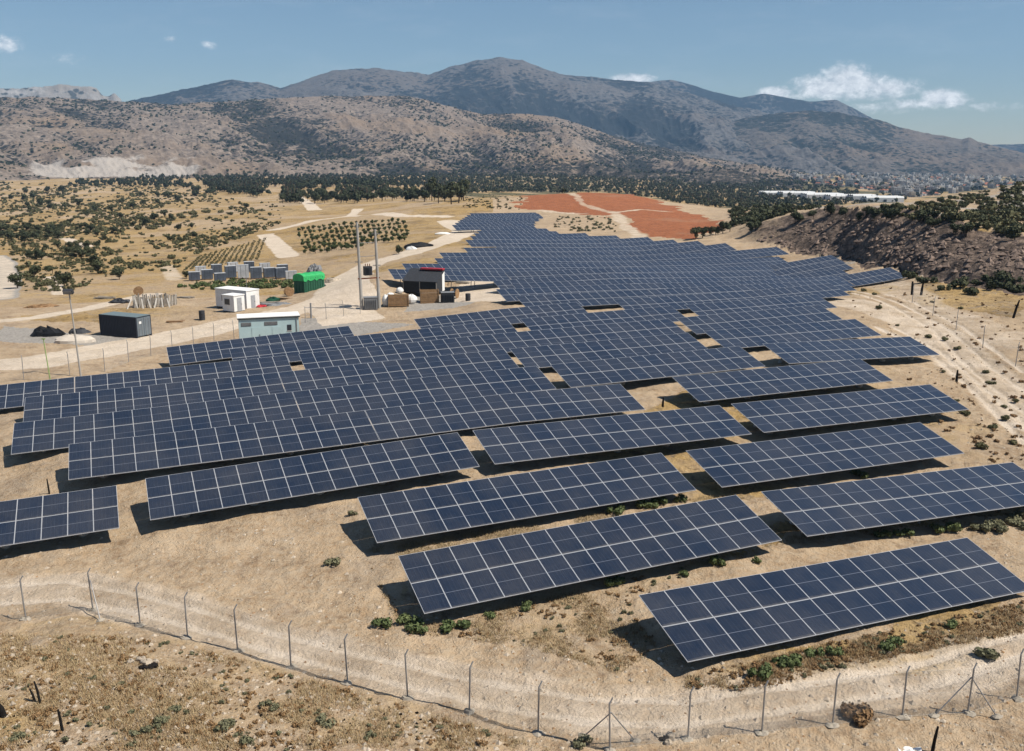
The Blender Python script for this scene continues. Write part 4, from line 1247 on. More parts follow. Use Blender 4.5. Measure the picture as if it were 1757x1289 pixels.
for i, (u, v, d) in enumerate([(662, 525, (1.0, .9, 1.7)), (706, 522, (1.7, 1.2, 1.5)), (686, 504, (1.1, .9, 1.0)), (670, 512, (1.2, 1.0, 1.0))]):
    t = thing('bulk_bag', on(u, v), 0, ['tall white bulk bag at the foot of the right power pole', 'wide white bulk bag between the two wooden crates',
                                        'white bulk bag half hidden in front of the shed', 'white bulk bag behind the left wooden crate'][i], 'bag', 'white bulk bags near the power poles')
    MB().lump((0, 0, d[2] * .42), d, 'bag_white', 70 + i, 12, 8, .10).build('bag', t, smooth=True)
    MB().tube((-.15, 0, d[2] * .85), (.15, 0, d[2] * .95), .05, 'bag_white', 6).build('strap', t)
def crate(u, v, dx, dy, h, lab, yaw):
    t = thing('wooden_crate', on(u, v), yaw, lab, 'crate', 'brown wooden crates near the power poles')
    b = MB(); n = 6
    for i in range(n):
        z = (i + .5) * h / n
        for s_ in (-1, 1):
            b.box((0, s_ * dy / 2, z), (dx, .05, h / n * .86), 'crate_wood')
            b.box((s_ * dx / 2, 0, z), (.05, dy - .06, h / n * .86), 'crate_wood')
    b.build('slat_wall', t)
    c_ = MB()
    for sx_ in (-1, 1):
        for sy in (-1, 1):
            c_.box((sx_ * (dx / 2 - .03), sy * (dy / 2 + .055), h / 2), (.12, .05, h + .1), 'crate_wood')
    c_.build('corner_batten', t)
    MB().box((0, 0, h * .8), (dx - .1, dy - .1, .1), 'grey_wood').build('content', t)
crate(684, 525, 2.9, 1.6, 1.55, 'lower brown wooden crate right of the power poles', R(6))
crate(737, 519, 2.7, 1.7, 1.9, 'taller brown wooden crate in front of the shed', R(8))
def cabinet(u, v, d, mt, lab, name='switch_cabinet'):
    t = thing(name, on(u, v), R(12), lab, 'cabinet')
    MB().box((0, 0, d[2] / 2), d, mt).build('body', t)
    f = MB()
    for i in range(7):
        f.box(((i - 3) * d[0] / 7.5, -d[1] / 2 - .08, d[2] * .5), (.05, .18, d[2] * .75), mt)
    f.build('cooling_fin', t)
    MB().box((0, 0, d[2] + .04), (d[0] + .1, d[1] + .1, .08), 'mid_grey').build('lid', t)
cabinet(636, 530, (1.9, 1.2, 1.7), 'mid_grey', 'grey finned cabinet standing between the twin power poles')
cabinet(768, 519, (1.9, 1.1, 1.5), 'dark_grey', 'dark finned cabinet right of the taller wooden crate')
def planks(u, v, yaw, lab, n=5, L=3.0, mt='grey_wood'):
    t = thing('plank_stack', on(u, v), yaw, lab, 'timber')
    rr_l = random.Random(int(u * 7 + v))
    for k in range(n):
        MB().box((rr_l.uniform(-.2, .2), (k % 3 - 1) * .34 + rr_l.uniform(-.05, .05), .08 + .12 * (k // 3)), (L * rr_l.uniform(.7, 1.1), .22, .08), mt, Euler((0, 0, rr_l.uniform(-.25, .25)))).build('plank', t)
planks(462, 521, R(20), 'loose grey planks lying right of the larger white cabin', 8)
planks(488, 514, R(-15), 'loose brown planks strewn in front of the green skip', 7, 2.6, 'crate_wood')
planks(180, 513, R(10), 'grey planks strewn far left of the board pen', 8, 3.4)
planks(318, 512, R(-8), 'grey planks lying right of the board pen', 6, 3.0)
planks(300, 553, R(15), 'brown planks on dry grass right of the dark container', 5, 2.4, 'crate_wood')
planks(793, 486, R(5), 'grey planks on bare ground right of the shed', 6, 2.6)
def cable_reel(u, v, yaw, lab):
    t = thing('cable_reel', on(u, v), yaw, lab, 'cable reel')
    for y in (-.45, .45):
        MB().tube((0, y - .04, .75), (0, y + .04, .75), .75, 'crate_wood', 18).build('flange', t)
    MB().tube((0, -.41, .75), (0, .41, .75), .45, 'dark_grey', 16).build('cable', t)
cable_reel(496, 508, R(30), 'wooden cable reel left of the green skip')
cable_reel(780, 512, R(70), 'wooden cable reel left of the dark barrel beyond the power poles')
cable_reel(238, 507, R(10), 'wooden cable reel behind the board pen')
def barrel(u, v, lab, h=1.1, r=.34):
    t = thing('barrel', on(u, v), 0, lab, 'barrel')
    b = MB().tube((0, 0, 0), (0, 0, h), r, 'dark_grey', 14)
    b.build('drum', t)
    for z in (.33, .66):
        MB().tube((0, 0, h * z - .03), (0, 0, h * z + .03), r + .025, 'dark_grey', 14).build('hoop', t)
barrel(347, 549, 'dark barrel on dry grass between the dark container and the kiosk', 1.3, .4)
barrel(803, 516, 'dark barrel on bare ground right of the power pole compound', 1.1, .38)

# burnt stumps and odd posts
for i, (u, v, h, lx, ly, r_, lab) in enumerate([
        (70, 1208, .85, -.3, .15, .055, 'leaning charred post, the longer of the pair at lower left'), (62, 1206, .5, -.45, .1, .05, 'short charred post crossing the longer one at lower left'),
        (108, 1256, .85, -.1, .0, .06, 'upright charred post alone at lower left'), (8, 1228, .5, -.35, .0, .13, 'charred stump cut by the left picture edge'),
        (85, 848, 1.0, -.06, 0, .06, 'thin dark post on sand left of the long double row'), (1599, 1288, 1.05, .12, 0, .07, 'charred post by the bottom edge at lower right'),
        (1565, 506, 1.9, -.05, 0, .22, 'thick dark stump, left of the two by the right fence'), (1580, 507, 1.7, .1, 0, .2, 'dark stump, right of the two by the right fence'),
        (1738, 545, 2.2, .25, 0, .16, 'dark leaning stump on the bright track near the right edge'), (1641, 656, 1.1, 0, 0, .13, 'short dark stump on reddish soil right of the tables'),
        (1137, 697, .8, .05, 0, .1, 'low stump on the sand gap left of the fourth row right table')]):
    t = thing('charred_post', on(u, v), 0, lab, 'post')
    b = MB().tube((0, 0, -.25), (lx * h * .55, ly * h, h * .6), r_, 'burnt_wood', 8, r_ * .85)
    b.tube((lx * h * .55, ly * h, h * .58), (lx * h, ly * 1.5 * h, h), r_ * .85, 'burnt_wood', 8, r_ * .55)
    b.build('shaft', t)
t = thing('plastic_sheet', on(1562, 1287), R(-8), 'crumpled white sheet lying by the bottom edge at lower right', 'sheet')
b = MB()
pt = lambda i, j: (-.42 + i * .14, -.22 + j * .11, .05 + .06 * math.sin(i * 1.7 + j) + .05 * math.cos(j * 2.3 + i * .8))
for i in range(6):
    for j in range(4):
        b.face([pt(i, j), pt(i + 1, j), pt(i + 1, j + 1), pt(i, j + 1)], 'bag_white')
b.build('sheet', t)

# ------------------------------------------------------------------ vegetation
def foliage(n, clumps, leaf, seed, flat=1.0):
    "leaf faces spread through a few overlapping clumps; returns vertices and faces"
    g = np.random.default_rng(seed)
    c = np.array([k[:3] for k in clumps], float); r = np.array([k[3] for k in clumps], float)
    w = r ** 2 / (r ** 2).sum()
    i = g.choice(len(clumps), n, p=w)
    d = g.normal(size=(n, 3)); d /= np.linalg.norm(d, axis=1)[:, None]
    P = c[i] + d * (r[i] * (g.random(n) ** 0.28))[:, None] * np.array([1, 1, flat])
    a = g.normal(size=(n, 3)); a = a - (a * d).sum(1)[:, None] * d * 0.7
    a /= np.linalg.norm(a, axis=1)[:, None]
    b_ = np.cross(a, d + g.normal(size=(n, 3)) * .35); b_ /= np.linalg.norm(b_, axis=1)[:, None] + 1e-9
    s = leaf * g.uniform(.6, 1.35, n)[:, None]
    V = np.stack([P - a * s - b_ * s * .7, P + a * s - b_ * s * .7, P + a * s * .7 + b_ * s * .7, P - a * s * .7 + b_ * s * .7], 1).reshape(-1, 3)
    V[:, 2] = np.maximum(V[:, 2], -.1)
    F = np.arange(4 * n).reshape(-1, 4)
    return V, F
def trunk(h, r, seed, limbs=4, top=0.6):
    g = random.Random(seed)
    m_ = MB()
    m_.tube((0, 0, -.4), (g.uniform(-.05, .05) * h, g.uniform(-.05, .05) * h, h * top), r, 'bark', 6, r * .55)
    for i in range(limbs):
        a = g.uniform(0, 6.28)
        z = h * top * g.uniform(.5, .95)
        m_.tube((0, 0, z), (math.cos(a) * h * .22, math.sin(a) * h * .22, z + h * .2), r * .45, 'bark', 5, r * .2)
    V = np.array(m_.v); F = np.array(m_.f, dtype=object)
    return V, np.array([f for f in m_.f if len(f) == 4])
def plant(seed, kind):
    "unit plants: (vertices, faces, material slots). Trees are 1 m tall, scaled on placing"
    g = np.random.default_rng(seed)
    if kind == 'tree':
        cl = [(g.uniform(-.2, .2), g.uniform(-.2, .2), .62 + g.uniform(-.18, .2), g.uniform(.16, .27)) for _ in range(7)]
        V, F = foliage(700, cl, .042, seed, .85)
        TV, TF = trunk(1.0, .035, seed)
    elif kind == 'round':
        cl = [(g.uniform(-.26, .26), g.uniform(-.26, .26), .45 + g.uniform(-.16, .22), g.uniform(.18, .30)) for _ in range(7)]
        V, F = foliage(620, cl, .046, seed, .85)
        TV, TF = trunk(.8, .04, seed)
    else:
        cl = [(g.uniform(-.5, .5), g.uniform(-.45, .45), .28 + g.uniform(-.08, .16), g.uniform(.24, .40)) for _ in range(6)]
        V, F = foliage(440, cl, .074, seed, .75)
        TV, TF = trunk(.5, .03, seed, 3)
    Vv = np.concatenate([V, TV]); Fv = np.concatenate([F, TF + len(V)])
    mi = np.concatenate([np.zeros(len(F), int), np.ones(len(TF), int)])
    return Vv, Fv, mi
PLANTS = {k: [plant(100 * i + j, k) for j in range(4)] for i, k in enumerate(('tree', 'round', 'shrub'))}
def plant_meshes(kind, mat):
    def mk():
        return [np_mesh(kind + '_' + mat, V, F, [mat, 'bark'], mi) for (V, F, mi) in PLANTS[kind]]
    return cached(('pl', kind, mat), mk)
def plants(name, kind, mat, P, size, label, cat, group, squash=(0.85, 1.15), ref=None):
    ms = plant_meshes(kind, mat)
    for p in P:
        s = rng.uniform(*size) * ((math.hypot(p[0], p[1]) / ref) ** .6 if ref else 1)
        o = link(name, ms[rng.integers(len(ms))], None, (p[0], p[1], p[2] - .03 * s), (0, 0, rng.uniform(0, 6.28)))
        o.scale = (s * rng.uniform(*squash), s * rng.uniform(*squash), s * rng.uniform(.85, 1.15))
        tag(o, label, cat, group)
def stuff(name, kind, mat, P, size, label, cat, thin=1, ref=None):
    "many plants nobody could count, one mesh"
    Vs, Fs, Ms, off = [], [], [], 0
    for p in P:
        V, F, mi = PLANTS[kind][rng.integers(4)]
        if thin > 1:
            keep = np.arange(len(F)) % thin == 0
            F2 = F[keep]; mi2 = mi[keep]
            ux, inv = np.unique(F2, return_inverse=True)
            V2 = V[ux].copy(); F2 = inv.reshape(F2.shape)
            if kind != 'x':
                ctr_ = V2[F2].mean(1)[:, None]
                V3 = (ctr_ + (V2[F2] - ctr_) * math.sqrt(thin) * .95).reshape(-1, 3)
                V2 = V3; F2 = np.arange(len(V3)).reshape(-1, 4)
        else:
            V2, F2, mi2 = V, F, mi
        s = size[0] + (size[1] - size[0]) * rng.random() ** 1.8; a = rng.uniform(0, 6.28)
        if ref: s *= (math.hypot(p[0], p[1]) / ref) ** .6
        ca, sa = math.cos(a) * s, math.sin(a) * s
        Q = np.stack([V2[:, 0] * ca - V2[:, 1] * sa, V2[:, 0] * sa + V2[:, 1] * ca, V2[:, 2] * s], -1) + p
        Vs.append(Q); Fs.append(F2 + off); Ms.append(mi2); off += len(Q)
    me = np_mesh(name, np.concatenate(Vs), np.concatenate(Fs), [mat, 'bark'], np.concatenate(Ms))
    return tag(link(name, me), label, cat, None, 'stuff')
def at_px(pts):
    p = np.array(pts, float)
    return G_batch(p[:, 0], p[:, 1])
def clumped(poly, n, scale=1.0, thr=.5, sc=(60, 22)):
    "photograph points in a polygon, gathered into patches"
    c = sample_px(poly, n * 4)
    f = fbm(c[:, 0] / sc[0] + 5.3, c[:, 1] / sc[1] + 2.2, 3)
    return c[f > thr][:n]
LEFT = [(0, 312), (330, 322), (500, 345), (480, 385), (330, 440), (300, 470), (230, 462), (120, 500), (30, 505), (25, 440), (0, 432)]
# trees that stand out on the left and along the tree belt
plants('pine_tree', 'tree', 'leaf_dark', at_px([(752, 349), (764, 346), (775, 351), (786, 349), (795, 345), (758, 340), (770, 338), (784, 338), (742, 345)]), (8.0, 10.5),
       'tall dark pine in the dense clump beyond the far left corner of the field', 'pine tree', 'pines in the clump by the far tables')
belt = np.concatenate([clumped([(330, 318), (560, 322), (740, 325), (740, 352), (560, 350), (430, 350), (340, 335)], 150, 1, .42), sample_px([(540, 318), (745, 312), (745, 345), (600, 348)], 130)])
plants('belt_tree', 'tree', 'leaf_dark', G_batch(belt[:, 0], belt[:, 1]), (4.0, 7.0), 'dark tree in the belt crossing behind the dry slope', 'tree', 'trees of the belt behind the dry slope')
big_l = [(28, 400), (45, 396), (62, 398), (80, 400), (98, 402), (60, 410), (84, 412), (40, 408), (100, 412), (135, 428), (150, 440), (165, 425), (158, 455), (170, 470), (60, 480), (90, 470),
         (110, 492), (165, 405), (180, 412), (232, 388), (245, 380), (220, 392), (260, 378), (305, 395), (330, 392), (120, 385), (150, 372), (30, 495), (205, 480)]
plants('oak_tree', 'round', 'leaf_dark', at_px(big_l), (2.2, 3.9), 'broad dark green tree on the dry slope at far left', 'tree', 'broad trees on the dry slope at left')
sh = clumped(LEFT, 330, 1, .46); sh = sh[(sh[:, 1] < 415) | (rng.random(len(sh)) < .5)][:280]
plants('slope_shrub', 'shrub', 'leaf_olive', G_batch(sh[:, 0], sh[:, 1]), (1.2, 2.4), 'rounded olive green shrub on the dry slope at left', 'shrub', 'shrubs on the dry slope at left', ref=420)
s2_ = np.concatenate([clumped(LEFT, 2300, 1, .53, (95, 20)), sample_px(LEFT, 900)])
s2_ = s2_[(s2_[:, 1] < 410) | (rng.random(len(s2_)) < .5)]
ok_ = clumped([(0, 318), (330, 330), (420, 350), (440, 380), (330, 410), (200, 440), (120, 470), (0, 430)], 75, 1, .56, (95, 20))
plants('oak_tree', 'round', 'leaf_dark', G_batch(ok_[:, 0], ok_[:, 1]), (2.6, 4.6), 'dark tree among the scrub bands of the dry slope at left', 'tree', 'trees among the scrub at left', ref=420)
bw = np.concatenate([clumped([(430, 308), (800, 302), (800, 345), (600, 350), (470, 345)], 480, 1, .52, (45, 12)), sample_px([(560, 306), (800, 300), (800, 338), (600, 342)], 130), clumped([(330, 318), (500, 322), (520, 350), (420, 352), (330, 338)], 380, 1, .44)])
stuff('belt_wood', 'tree', 'leaf_dark', G_batch(bw[:, 0], bw[:, 1]), (2.6, 6.6), 'dense dark belt of trees behind the dry slope', 'wood', 8)
bh = sample_px([(1245, 345), (1490, 342), (1525, 358), (1440, 366), (1320, 382), (1262, 388)], 420)
bh = G_batch(bh[:, 0], bh[:, 1]); bh = bh[np.hypot(bh[:, 0], bh[:, 1]) > 236]
stuff('scrub', 'shrub', 'leaf_dark', bh, (1.0, 2.6), 'dark scrub on the ground right behind the rim of the rock cut', 'scrub', 5)
sd = sample_px([(1430, 480), (1757, 500), (1757, 830), (1660, 780), (1530, 650), (1620, 620), (1500, 575)], 260)
stuff('tufts', 'shrub', 'leaf_dry', G_batch(sd[:, 0], sd[:, 1]), (.10, .40), 'small dry tufts dotting the sandy slope at right', 'tufts', 6)
stuff('scrub', 'shrub', 'leaf_olive', G_batch(s2_[:, 0], s2_[:, 1]), (.6, 1.8), 'low scrub scattered over the dry slope at left', 'scrub', 8, 420)
s3_ = np.concatenate([clumped([(0, 303), (330, 300), (720, 300), (720, 318), (330, 325), (0, 318)], 800, 1, .44), sample_px([(350, 300), (750, 296), (750, 322), (350, 322)], 900)])
stuff('far_wood', 'tree', 'leaf_dark', G_batch(s3_[:, 0], s3_[:, 1]), (4, 7.5), 'dark wood along the foot of the brown hill', 'wood', 6)
# wood beyond the red field
s4_ = np.concatenate([sample_px([(740, 290), (900, 284), (1180, 290), (1320, 300), (1330, 350), (1240, 372), (1130, 342), (900, 330), (800, 333), (745, 322)], 3000),
                      clumped([(1230, 300), (1500, 330), (1560, 345), (1400, 372), (1240, 378)], 900, 1, .42)])
s4_ = G_batch(s4_[:, 0], s4_[:, 1]); s4_ = s4_[np.hypot(s4_[:, 0], s4_[:, 1]) > 440]
s5_ = sample_px([(740, 290), (900, 284), (1180, 290), (1320, 300), (1330, 350), (1240, 372), (1130, 342), (900, 330), (800, 333), (745, 322)], 2000)
s5_ = G_batch(s5_[:, 0], s5_[:, 1]); s5_ = s5_[np.hypot(s5_[:, 0], s5_[:, 1]) > 440]
stuff('far_scrub', 'round', 'leaf_olive', s5_, (1.8, 4.0), 'lighter olive scrub among the maquis beyond the red field', 'scrub', 10, 700)
stuff('far_wood', 'round', 'leaf_dark', s4_, (2.0, 4.6), 'dark maquis covering the plain beyond the red field', 'wood', 10, 700)
# bushes dotting the brown hill
X_, Y_, Z_, S_, A_, g_, f_ = HILL
w_ = np.clip(0.9 - 1.1 * (g_ - .35), 0.12, 1.0) * (0.35 + sstep(.35, .6, fbm(X_ / 260, Y_ / 260, 4))) * (S_ > .08) * (S_ < 1.0) * (1 + 0.8 * np.clip(f_, 0, 1)) * (f_ > -.3)
w_ = (w_ * (1500 + 1500 * S_)).ravel(); w_ = w_ / w_.sum()
pk = rng.choice(len(w_), 7000, p=w_)
hp = np.stack([X_.ravel()[pk] + rng.uniform(-6, 6, len(pk)), Y_.ravel()[pk] + rng.uniform(-3, 3, len(pk)), Z_.ravel()[pk]], -1)
stuff('hill_scrub', 'shrub', 'leaf_dark', hp, (2.0, 5.6), 'dark scrub dotting the rocky brown hill', 'scrub', 22)
# right of the field
plants('bank_tree', 'round', 'leaf_dark', at_px([(1193, 411), (1205, 409), (1218, 405), (1228, 403), (1240, 401), (1252, 398), (1290, 400), (1296, 396), (1364, 384), (1368, 382), (1450, 374), (1474, 377), (1486, 372),
                                                 (1500, 378), (1520, 382), (1530, 384), (1395, 378), (1425, 372), (1600, 391), (1640, 402), (1655, 407), (1580, 384), (1740, 412)]), (2.4, 3.8),
       'dark round tree on the brink of the rock cut at right', 'tree', 'trees along the rim of the rock cut')
hs = sample_px([(1520, 362), (1580, 350), (1640, 338), (1700, 326), (1757, 316), (1757, 404), (1700, 396), (1620, 384), (1560, 370)], 120)
plants('maquis_shrub', 'shrub', 'leaf_dark', G_batch(hs[:, 0], hs[:, 1]), (0.9, 1.9), 'dark maquis shrub on the hillside above the rock cut', 'shrub', 'shrubs on the hillside above the cut')
hs2 = sample_px([(1480, 362), (1580, 350), (1640, 338), (1700, 326), (1757, 316), (1950, 304), (1950, 418), (1757, 410), (1700, 400), (1620, 386), (1540, 374)], 260)
stuff('scrub', 'shrub', 'leaf_olive', G_batch(hs2[:, 0], hs2[:, 1]), (1.0, 2.2), 'low scrub between the shrubs above the rock cut', 'scrub', 4)
rb = at_px([(1560, 478), (1590, 486), (1640, 494), (1670, 490), (1700, 486), (1720, 484), (1740, 487), (1752, 492), (1735, 494), (1620, 498), (1700, 497), (1660, 505), (1745, 500)])
plants('track_bush', 'shrub', 'leaf_dark', rb, (1.2, 2.4), 'dark low bush on ochre ground below the rock cut', 'bush', 'bushes below the rock cut')
gp = sample_px([(960, 372), (1050, 372), (1062, 398), (985, 398), (945, 388)], 80)
stuff('scrub', 'shrub', 'leaf_greyweed', G_batch(gp[:, 0], gp[:, 1]), (.4, 1.0), 'pale green scrub patch between the far tables and the red field', 'scrub', 4)
gb = sample_px([(800, 333), (895, 334), (895, 360), (790, 358)], 130)
stuff('scrub', 'shrub', 'leaf_olive', G_batch(gb[:, 0], gb[:, 1]), (.4, 1.1), 'sparse scrub on the ochre rise left of the red field', 'scrub', 4)
# olive grove and vine rows
gr = []
for i in range(8):
    for j in range(22):
        u = 512 + j * 9.0 + i * 2; v = 388 + i * 6.6 + (j - 9) * -0.75 + (5.0 if j < 5 else 0) * .3
        if 495 < u < 702 and v < 446 - (u - 500) * .16 and v > 380:
            gr.append((u + random.uniform(-1.6, 1.6), v + random.uniform(-.8, .8)))
plants('olive_tree', 'round', 'leaf_vine', at_px(gr), (1.3, 2.0), 'small green tree in the planted grove beyond the twin poles', 'grove tree', 'trees of the planted grove')
for i in range(13):
    u0, v0 = 318 + i * 10.2, 464 - i * 1.5
    u1, v1 = 345 + i * 9.2, 440 - i * 2.6
    pts = [(u0 + (u1 - u0) * f, v0 + (v1 - v0) * f) for f in np.linspace(0, 1, 26)]
    P = at_px(pts)
    Vs, Fs, off = [], [], 0
    for p in P:
        V, F, mi = PLANTS['shrub'][rng.integers(4)]
        F = F[mi == 0][::3]; q = V[F].reshape(-1, 3) * rng.uniform(.45, .7) + p
        Vs.append(q); Fs.append(np.arange(len(q)).reshape(-1, 4) + off); off += len(q)
    o = link('vine_row', np_mesh('vine_row', np.concatenate(Vs), np.concatenate(Fs), ['leaf_olive']))
    tag(o, f'planted vine row on the ochre slope, {ORD[i]} from the left of its plot', 'vine row', 'vine rows left of the grove')
# green strip behind the cabins
gs = sample_px([(305, 492), (400, 483), (500, 486), (500, 494), (400, 497), (310, 499)], 120)
stuff('weeds', 'shrub', 'leaf_weed', G_batch(gs[:, 0], gs[:, 1]), (.6, 1.3), 'bright green weeds in front of the wrapped pallets', 'weeds', 3)
for (u, v, s, lab) in [(684, 436, 2.2, 'lone dark bush beside the pale road near the long black heap'), (515, 487, 1.8, 'dark bush standing left of the green skip'),
                       (320, 478, 2.2, 'dark bush at the left end of the pallet rows')]:
    plants('bush', 'round', 'leaf_dark', at_px([(u, v)]), (s, s * 1.05), lab, 'bush', None)
# weeds by the tables
WEED = [(690, 1072), (655, 1076), (765, 1078), (800, 1076), (1045, 1004), (1062, 1006), (1170, 988), (1235, 971), (1515, 921), (1550, 921), (1607, 912), (1632, 909), (1055, 879), (1100, 872), (1130, 866), (1165, 860),
        (1302, 1158), (1335, 1138), (1370, 1133), (1398, 1126), (1432, 1122), (1530, 1113), (1630, 1074), (1475, 818), (1300, 964), (1120, 872), (840, 1062), (905, 1046), (720, 1080), (1355, 1140)]
plants('weed_clump', 'shrub', 'leaf_weed', at_px(WEED), (.45, .85), 'green weed clump growing along the shaded low edge of a front table', 'weed', 'green weeds along the front tables')
GREY = [(1695, 906), (1712, 900), (1735, 893), (1752, 888), (1680, 912), (570, 970), (608, 884), (1698, 1128), (1720, 915), (1745, 905)]
plants('grey_bush', 'shrub', 'leaf_greyweed', at_px(GREY), (.45, .85), 'grey-green bush on bare soil close to the front tables', 'bush', 'grey-green bushes near the front tables')
FG = [(283, 1240), (270, 1248), (255, 1255), (390, 1247), (380, 1252), (455, 1212), (300, 1222), (640, 1265), (470, 1218), (235, 1262), (1000, 1280), (420, 1280), (30, 1270), (560, 1245)]
plants('thistle', 'shrub', 'leaf_greyweed', at_px(FG), (.30, .55), 'grey-green thistle among dry grass in the foreground', 'thistle', 'thistles in the dry foreground')
plants('dry_bush', 'shrub', 'leaf_dry', at_px([(1458, 1236), (1476, 1238), (1468, 1230)]), (.5, .8), 'brown dead bush leaning on the fence at lower right', 'dry bush', 'dead bushes by the fence')
DARK = [(1575, 880 - 20), (1640, 690), (1720, 700), (1690, 640), (1600, 672), (1620, 640), (1735, 760), (1700, 735), (1680, 770), (1725, 720), (1655, 712), (1480, 500), (1500, 506), (1540, 560), (1620, 585), (1640, 600), (1590, 580),
        (1700, 660), (1745, 690), (1600, 520), (1650, 530), (1510, 530)]
plants('scrub_tuft', 'shrub', 'leaf_olive', at_px(DARK[1:]), (.35, .8), 'dark dry tuft on the sandy slope right of the tables', 'tuft', 'tufts on the sandy slope at right')

FRONT = [(0, 860), (250, 920), (600, 870), (640, 1000), (900, 1100), (1757, 900), (1757, 1289), (0, 1289)]
SIDE = [(1430, 480), (1757, 500), (1757, 780), (1640, 760), (1530, 650), (1620, 620), (1500, 575)]
# dry grass, litter and stones of the foreground, uncountable
def grass(name, polys, n, h, mat, label):
    P = []
    for (poly, share) in polys:
        c = sample_px(poly, int(n * share))
        f = fbm(c[:, 0] / 60 + 9, c[:, 1] / 34 + 4, 3)
        c = c[rng.random(len(c)) < sstep(.40, .66, f)]
        P.append(G_batch(c[:, 0], c[:, 1]))
    P = np.concatenate(P)
    k = 5
    B = np.repeat(P, k, 0)
    m_ = len(B)
    B = B + np.concatenate([rng.normal(0, .07, (m_, 2)), np.full((m_, 1), -.02)], 1)
    a = rng.uniform(0, 6.28, m_); ln = rng.uniform(*h, m_); w = rng.uniform(.008, .02, m_)
    dx = np.stack([np.cos(a), np.sin(a), np.zeros(m_)], -1)
    tip = B + np.stack([-np.sin(a) * ln * .55, np.cos(a) * ln * .55, ln * rng.uniform(.45, 1, m_)], -1)
    V = np.stack([B - dx * w[:, None], B + dx * w[:, None], tip], 1).reshape(-1, 3)
    me = np_mesh(name, V, np.arange(3 * m_).reshape(-1, 3), [mat])
    return tag(link(name, me), label, 'grass', None, 'stuff')
FORE = [(0, 1090), (240, 1092), (420, 1134), (600, 1186), (760, 1230), (900, 1275), (940, 1289), (0, 1289)]
MIDG = [(630, 960), (700, 1078), (900, 1035), (1330, 938), (1380, 930), (1757, 885), (1757, 850), (1330, 925), (1300, 945), (1080, 1045), (1130, 1115), (1060, 1155), (900, 1110), (690, 1085)]
EDGE = [(1180, 1160), (1400, 1112), (1757, 1035), (1757, 1085), (1500, 1135), (1300, 1182), (1180, 1182)]
ROWA = [(620, 945), (1190, 855), (1330, 842), (1300, 850), (700, 955)]
fs = np.concatenate([clumped(FORE, 420, 1, .5, (60, 34)), sample_px(FORE, 160), clumped(MIDG, 170, 1, .48, (60, 30)), clumped(EDGE, 420, 1, .36, (60, 30))])
stuff('dead_scrub', 'shrub', 'leaf_dry', G_batch(fs[:, 0], fs[:, 1]), (.06, .24), 'brown dead scrub among the dry grass in front', 'scrub', 4)
fs = np.concatenate([clumped(FORE, 130, 1, .52, (50, 30)), clumped(MIDG, 60, 1, .5, (50, 30)), clumped(EDGE, 110, 1, .46, (50, 30))])
stuff('low_weeds', 'shrub', 'leaf_greyweed', G_batch(fs[:, 0], fs[:, 1]), (.06, .24), 'low grey-green weeds among the dry grass in front', 'weeds', 3)
fs = sample_px(FORE, 150)
stuff('dark_litter', 'shrub', 'burnt_wood', G_batch(fs[:, 0], fs[:, 1]), (.04, .12), 'charred litter on the dry foreground mound', 'litter', 6)
grass('dry_grass', [(FORE, .48), (MIDG, .28), (EDGE, .12), (ROWA, .12)], 34000, (.07, .22), 'straw', 'dry yellow grass on the foreground and between the front tables')
grass('dead_weeds', [(FORE, .45), (MIDG, .2), (EDGE, .35)], 15000, (.07, .2), 'leaf_dry', 'brown dead weeds among the dry grass in front')
def pebbles(name, polys, n, size, mat, label):
    base_v = np.array([(1, 0, 0), (-1, 0, 0), (0, 1, 0), (0, -1, 0), (0, 0, .7), (0, 0, -.7)], float)
    base_f = np.array([(0, 2, 4), (2, 1, 4), (1, 3, 4), (3, 0, 4), (2, 0, 5), (1, 2, 5), (3, 1, 5), (0, 3, 5)])
    P = np.concatenate([G_batch(*sample_px(poly, int(n * sh_)).T) for (poly, sh_) in polys])
    m_ = len(P)
    s = size[0] + (size[1] - size[0]) * rng.random(m_) ** 4
    V = (base_v[None] * rng.uniform(.55, 1.3, (m_, 6, 3)) * s[:, None, None])
    a = rng.uniform(0, 6.28, m_)
    ca, sa = np.cos(a)[:, None], np.sin(a)[:, None]
    V = np.stack([V[..., 0] * ca - V[..., 1] * sa, V[..., 0] * sa + V[..., 1] * ca, V[..., 2]], -1) + P[:, None, :]
    F = base_f[None] + (np.arange(m_) * 6)[:, None, None]
    me = np_mesh(name, V.reshape(-1, 3), F.reshape(-1, 3), [mat])
    return tag(link(name, me), label, 'stones', None, 'stuff')
pebbles('stones', [(FRONT, .6), (FORE, .3), (SIDE, .1)], 6000, (.012, .15), 'stone', 'loose stones strewn over the bare soil')
pebbles('clods', [(FRONT, .8), (SIDE, .2)], 2600, (.015, .09), 'crate_wood', 'dark clods strewn over the bare soil')
CUTPX = [(1290, 408), (1380, 385), (1440, 376), (1500, 374), (1560, 382), (1640, 400), (1757, 415), (1950, 430), (1950, 478), (1757, 472), (1650, 470), (1560, 462), (1450, 448), (1340, 428)]
pebbles('boulders', [(CUTPX, 1.0)], 2300, (.10, .8), 'cut_stone', 'loose stones and boulders on the face of the rock cut')
ROCKS = [(243, 1137, .22), (252, 1142, .28), (262, 1147, .25), (246, 1150, .2), (268, 1138, .18), (225, 1140, .2), (1140, 1268, .2), (1152, 1262, .24), (1130, 1262, .16), (1147, 1275, .2)]
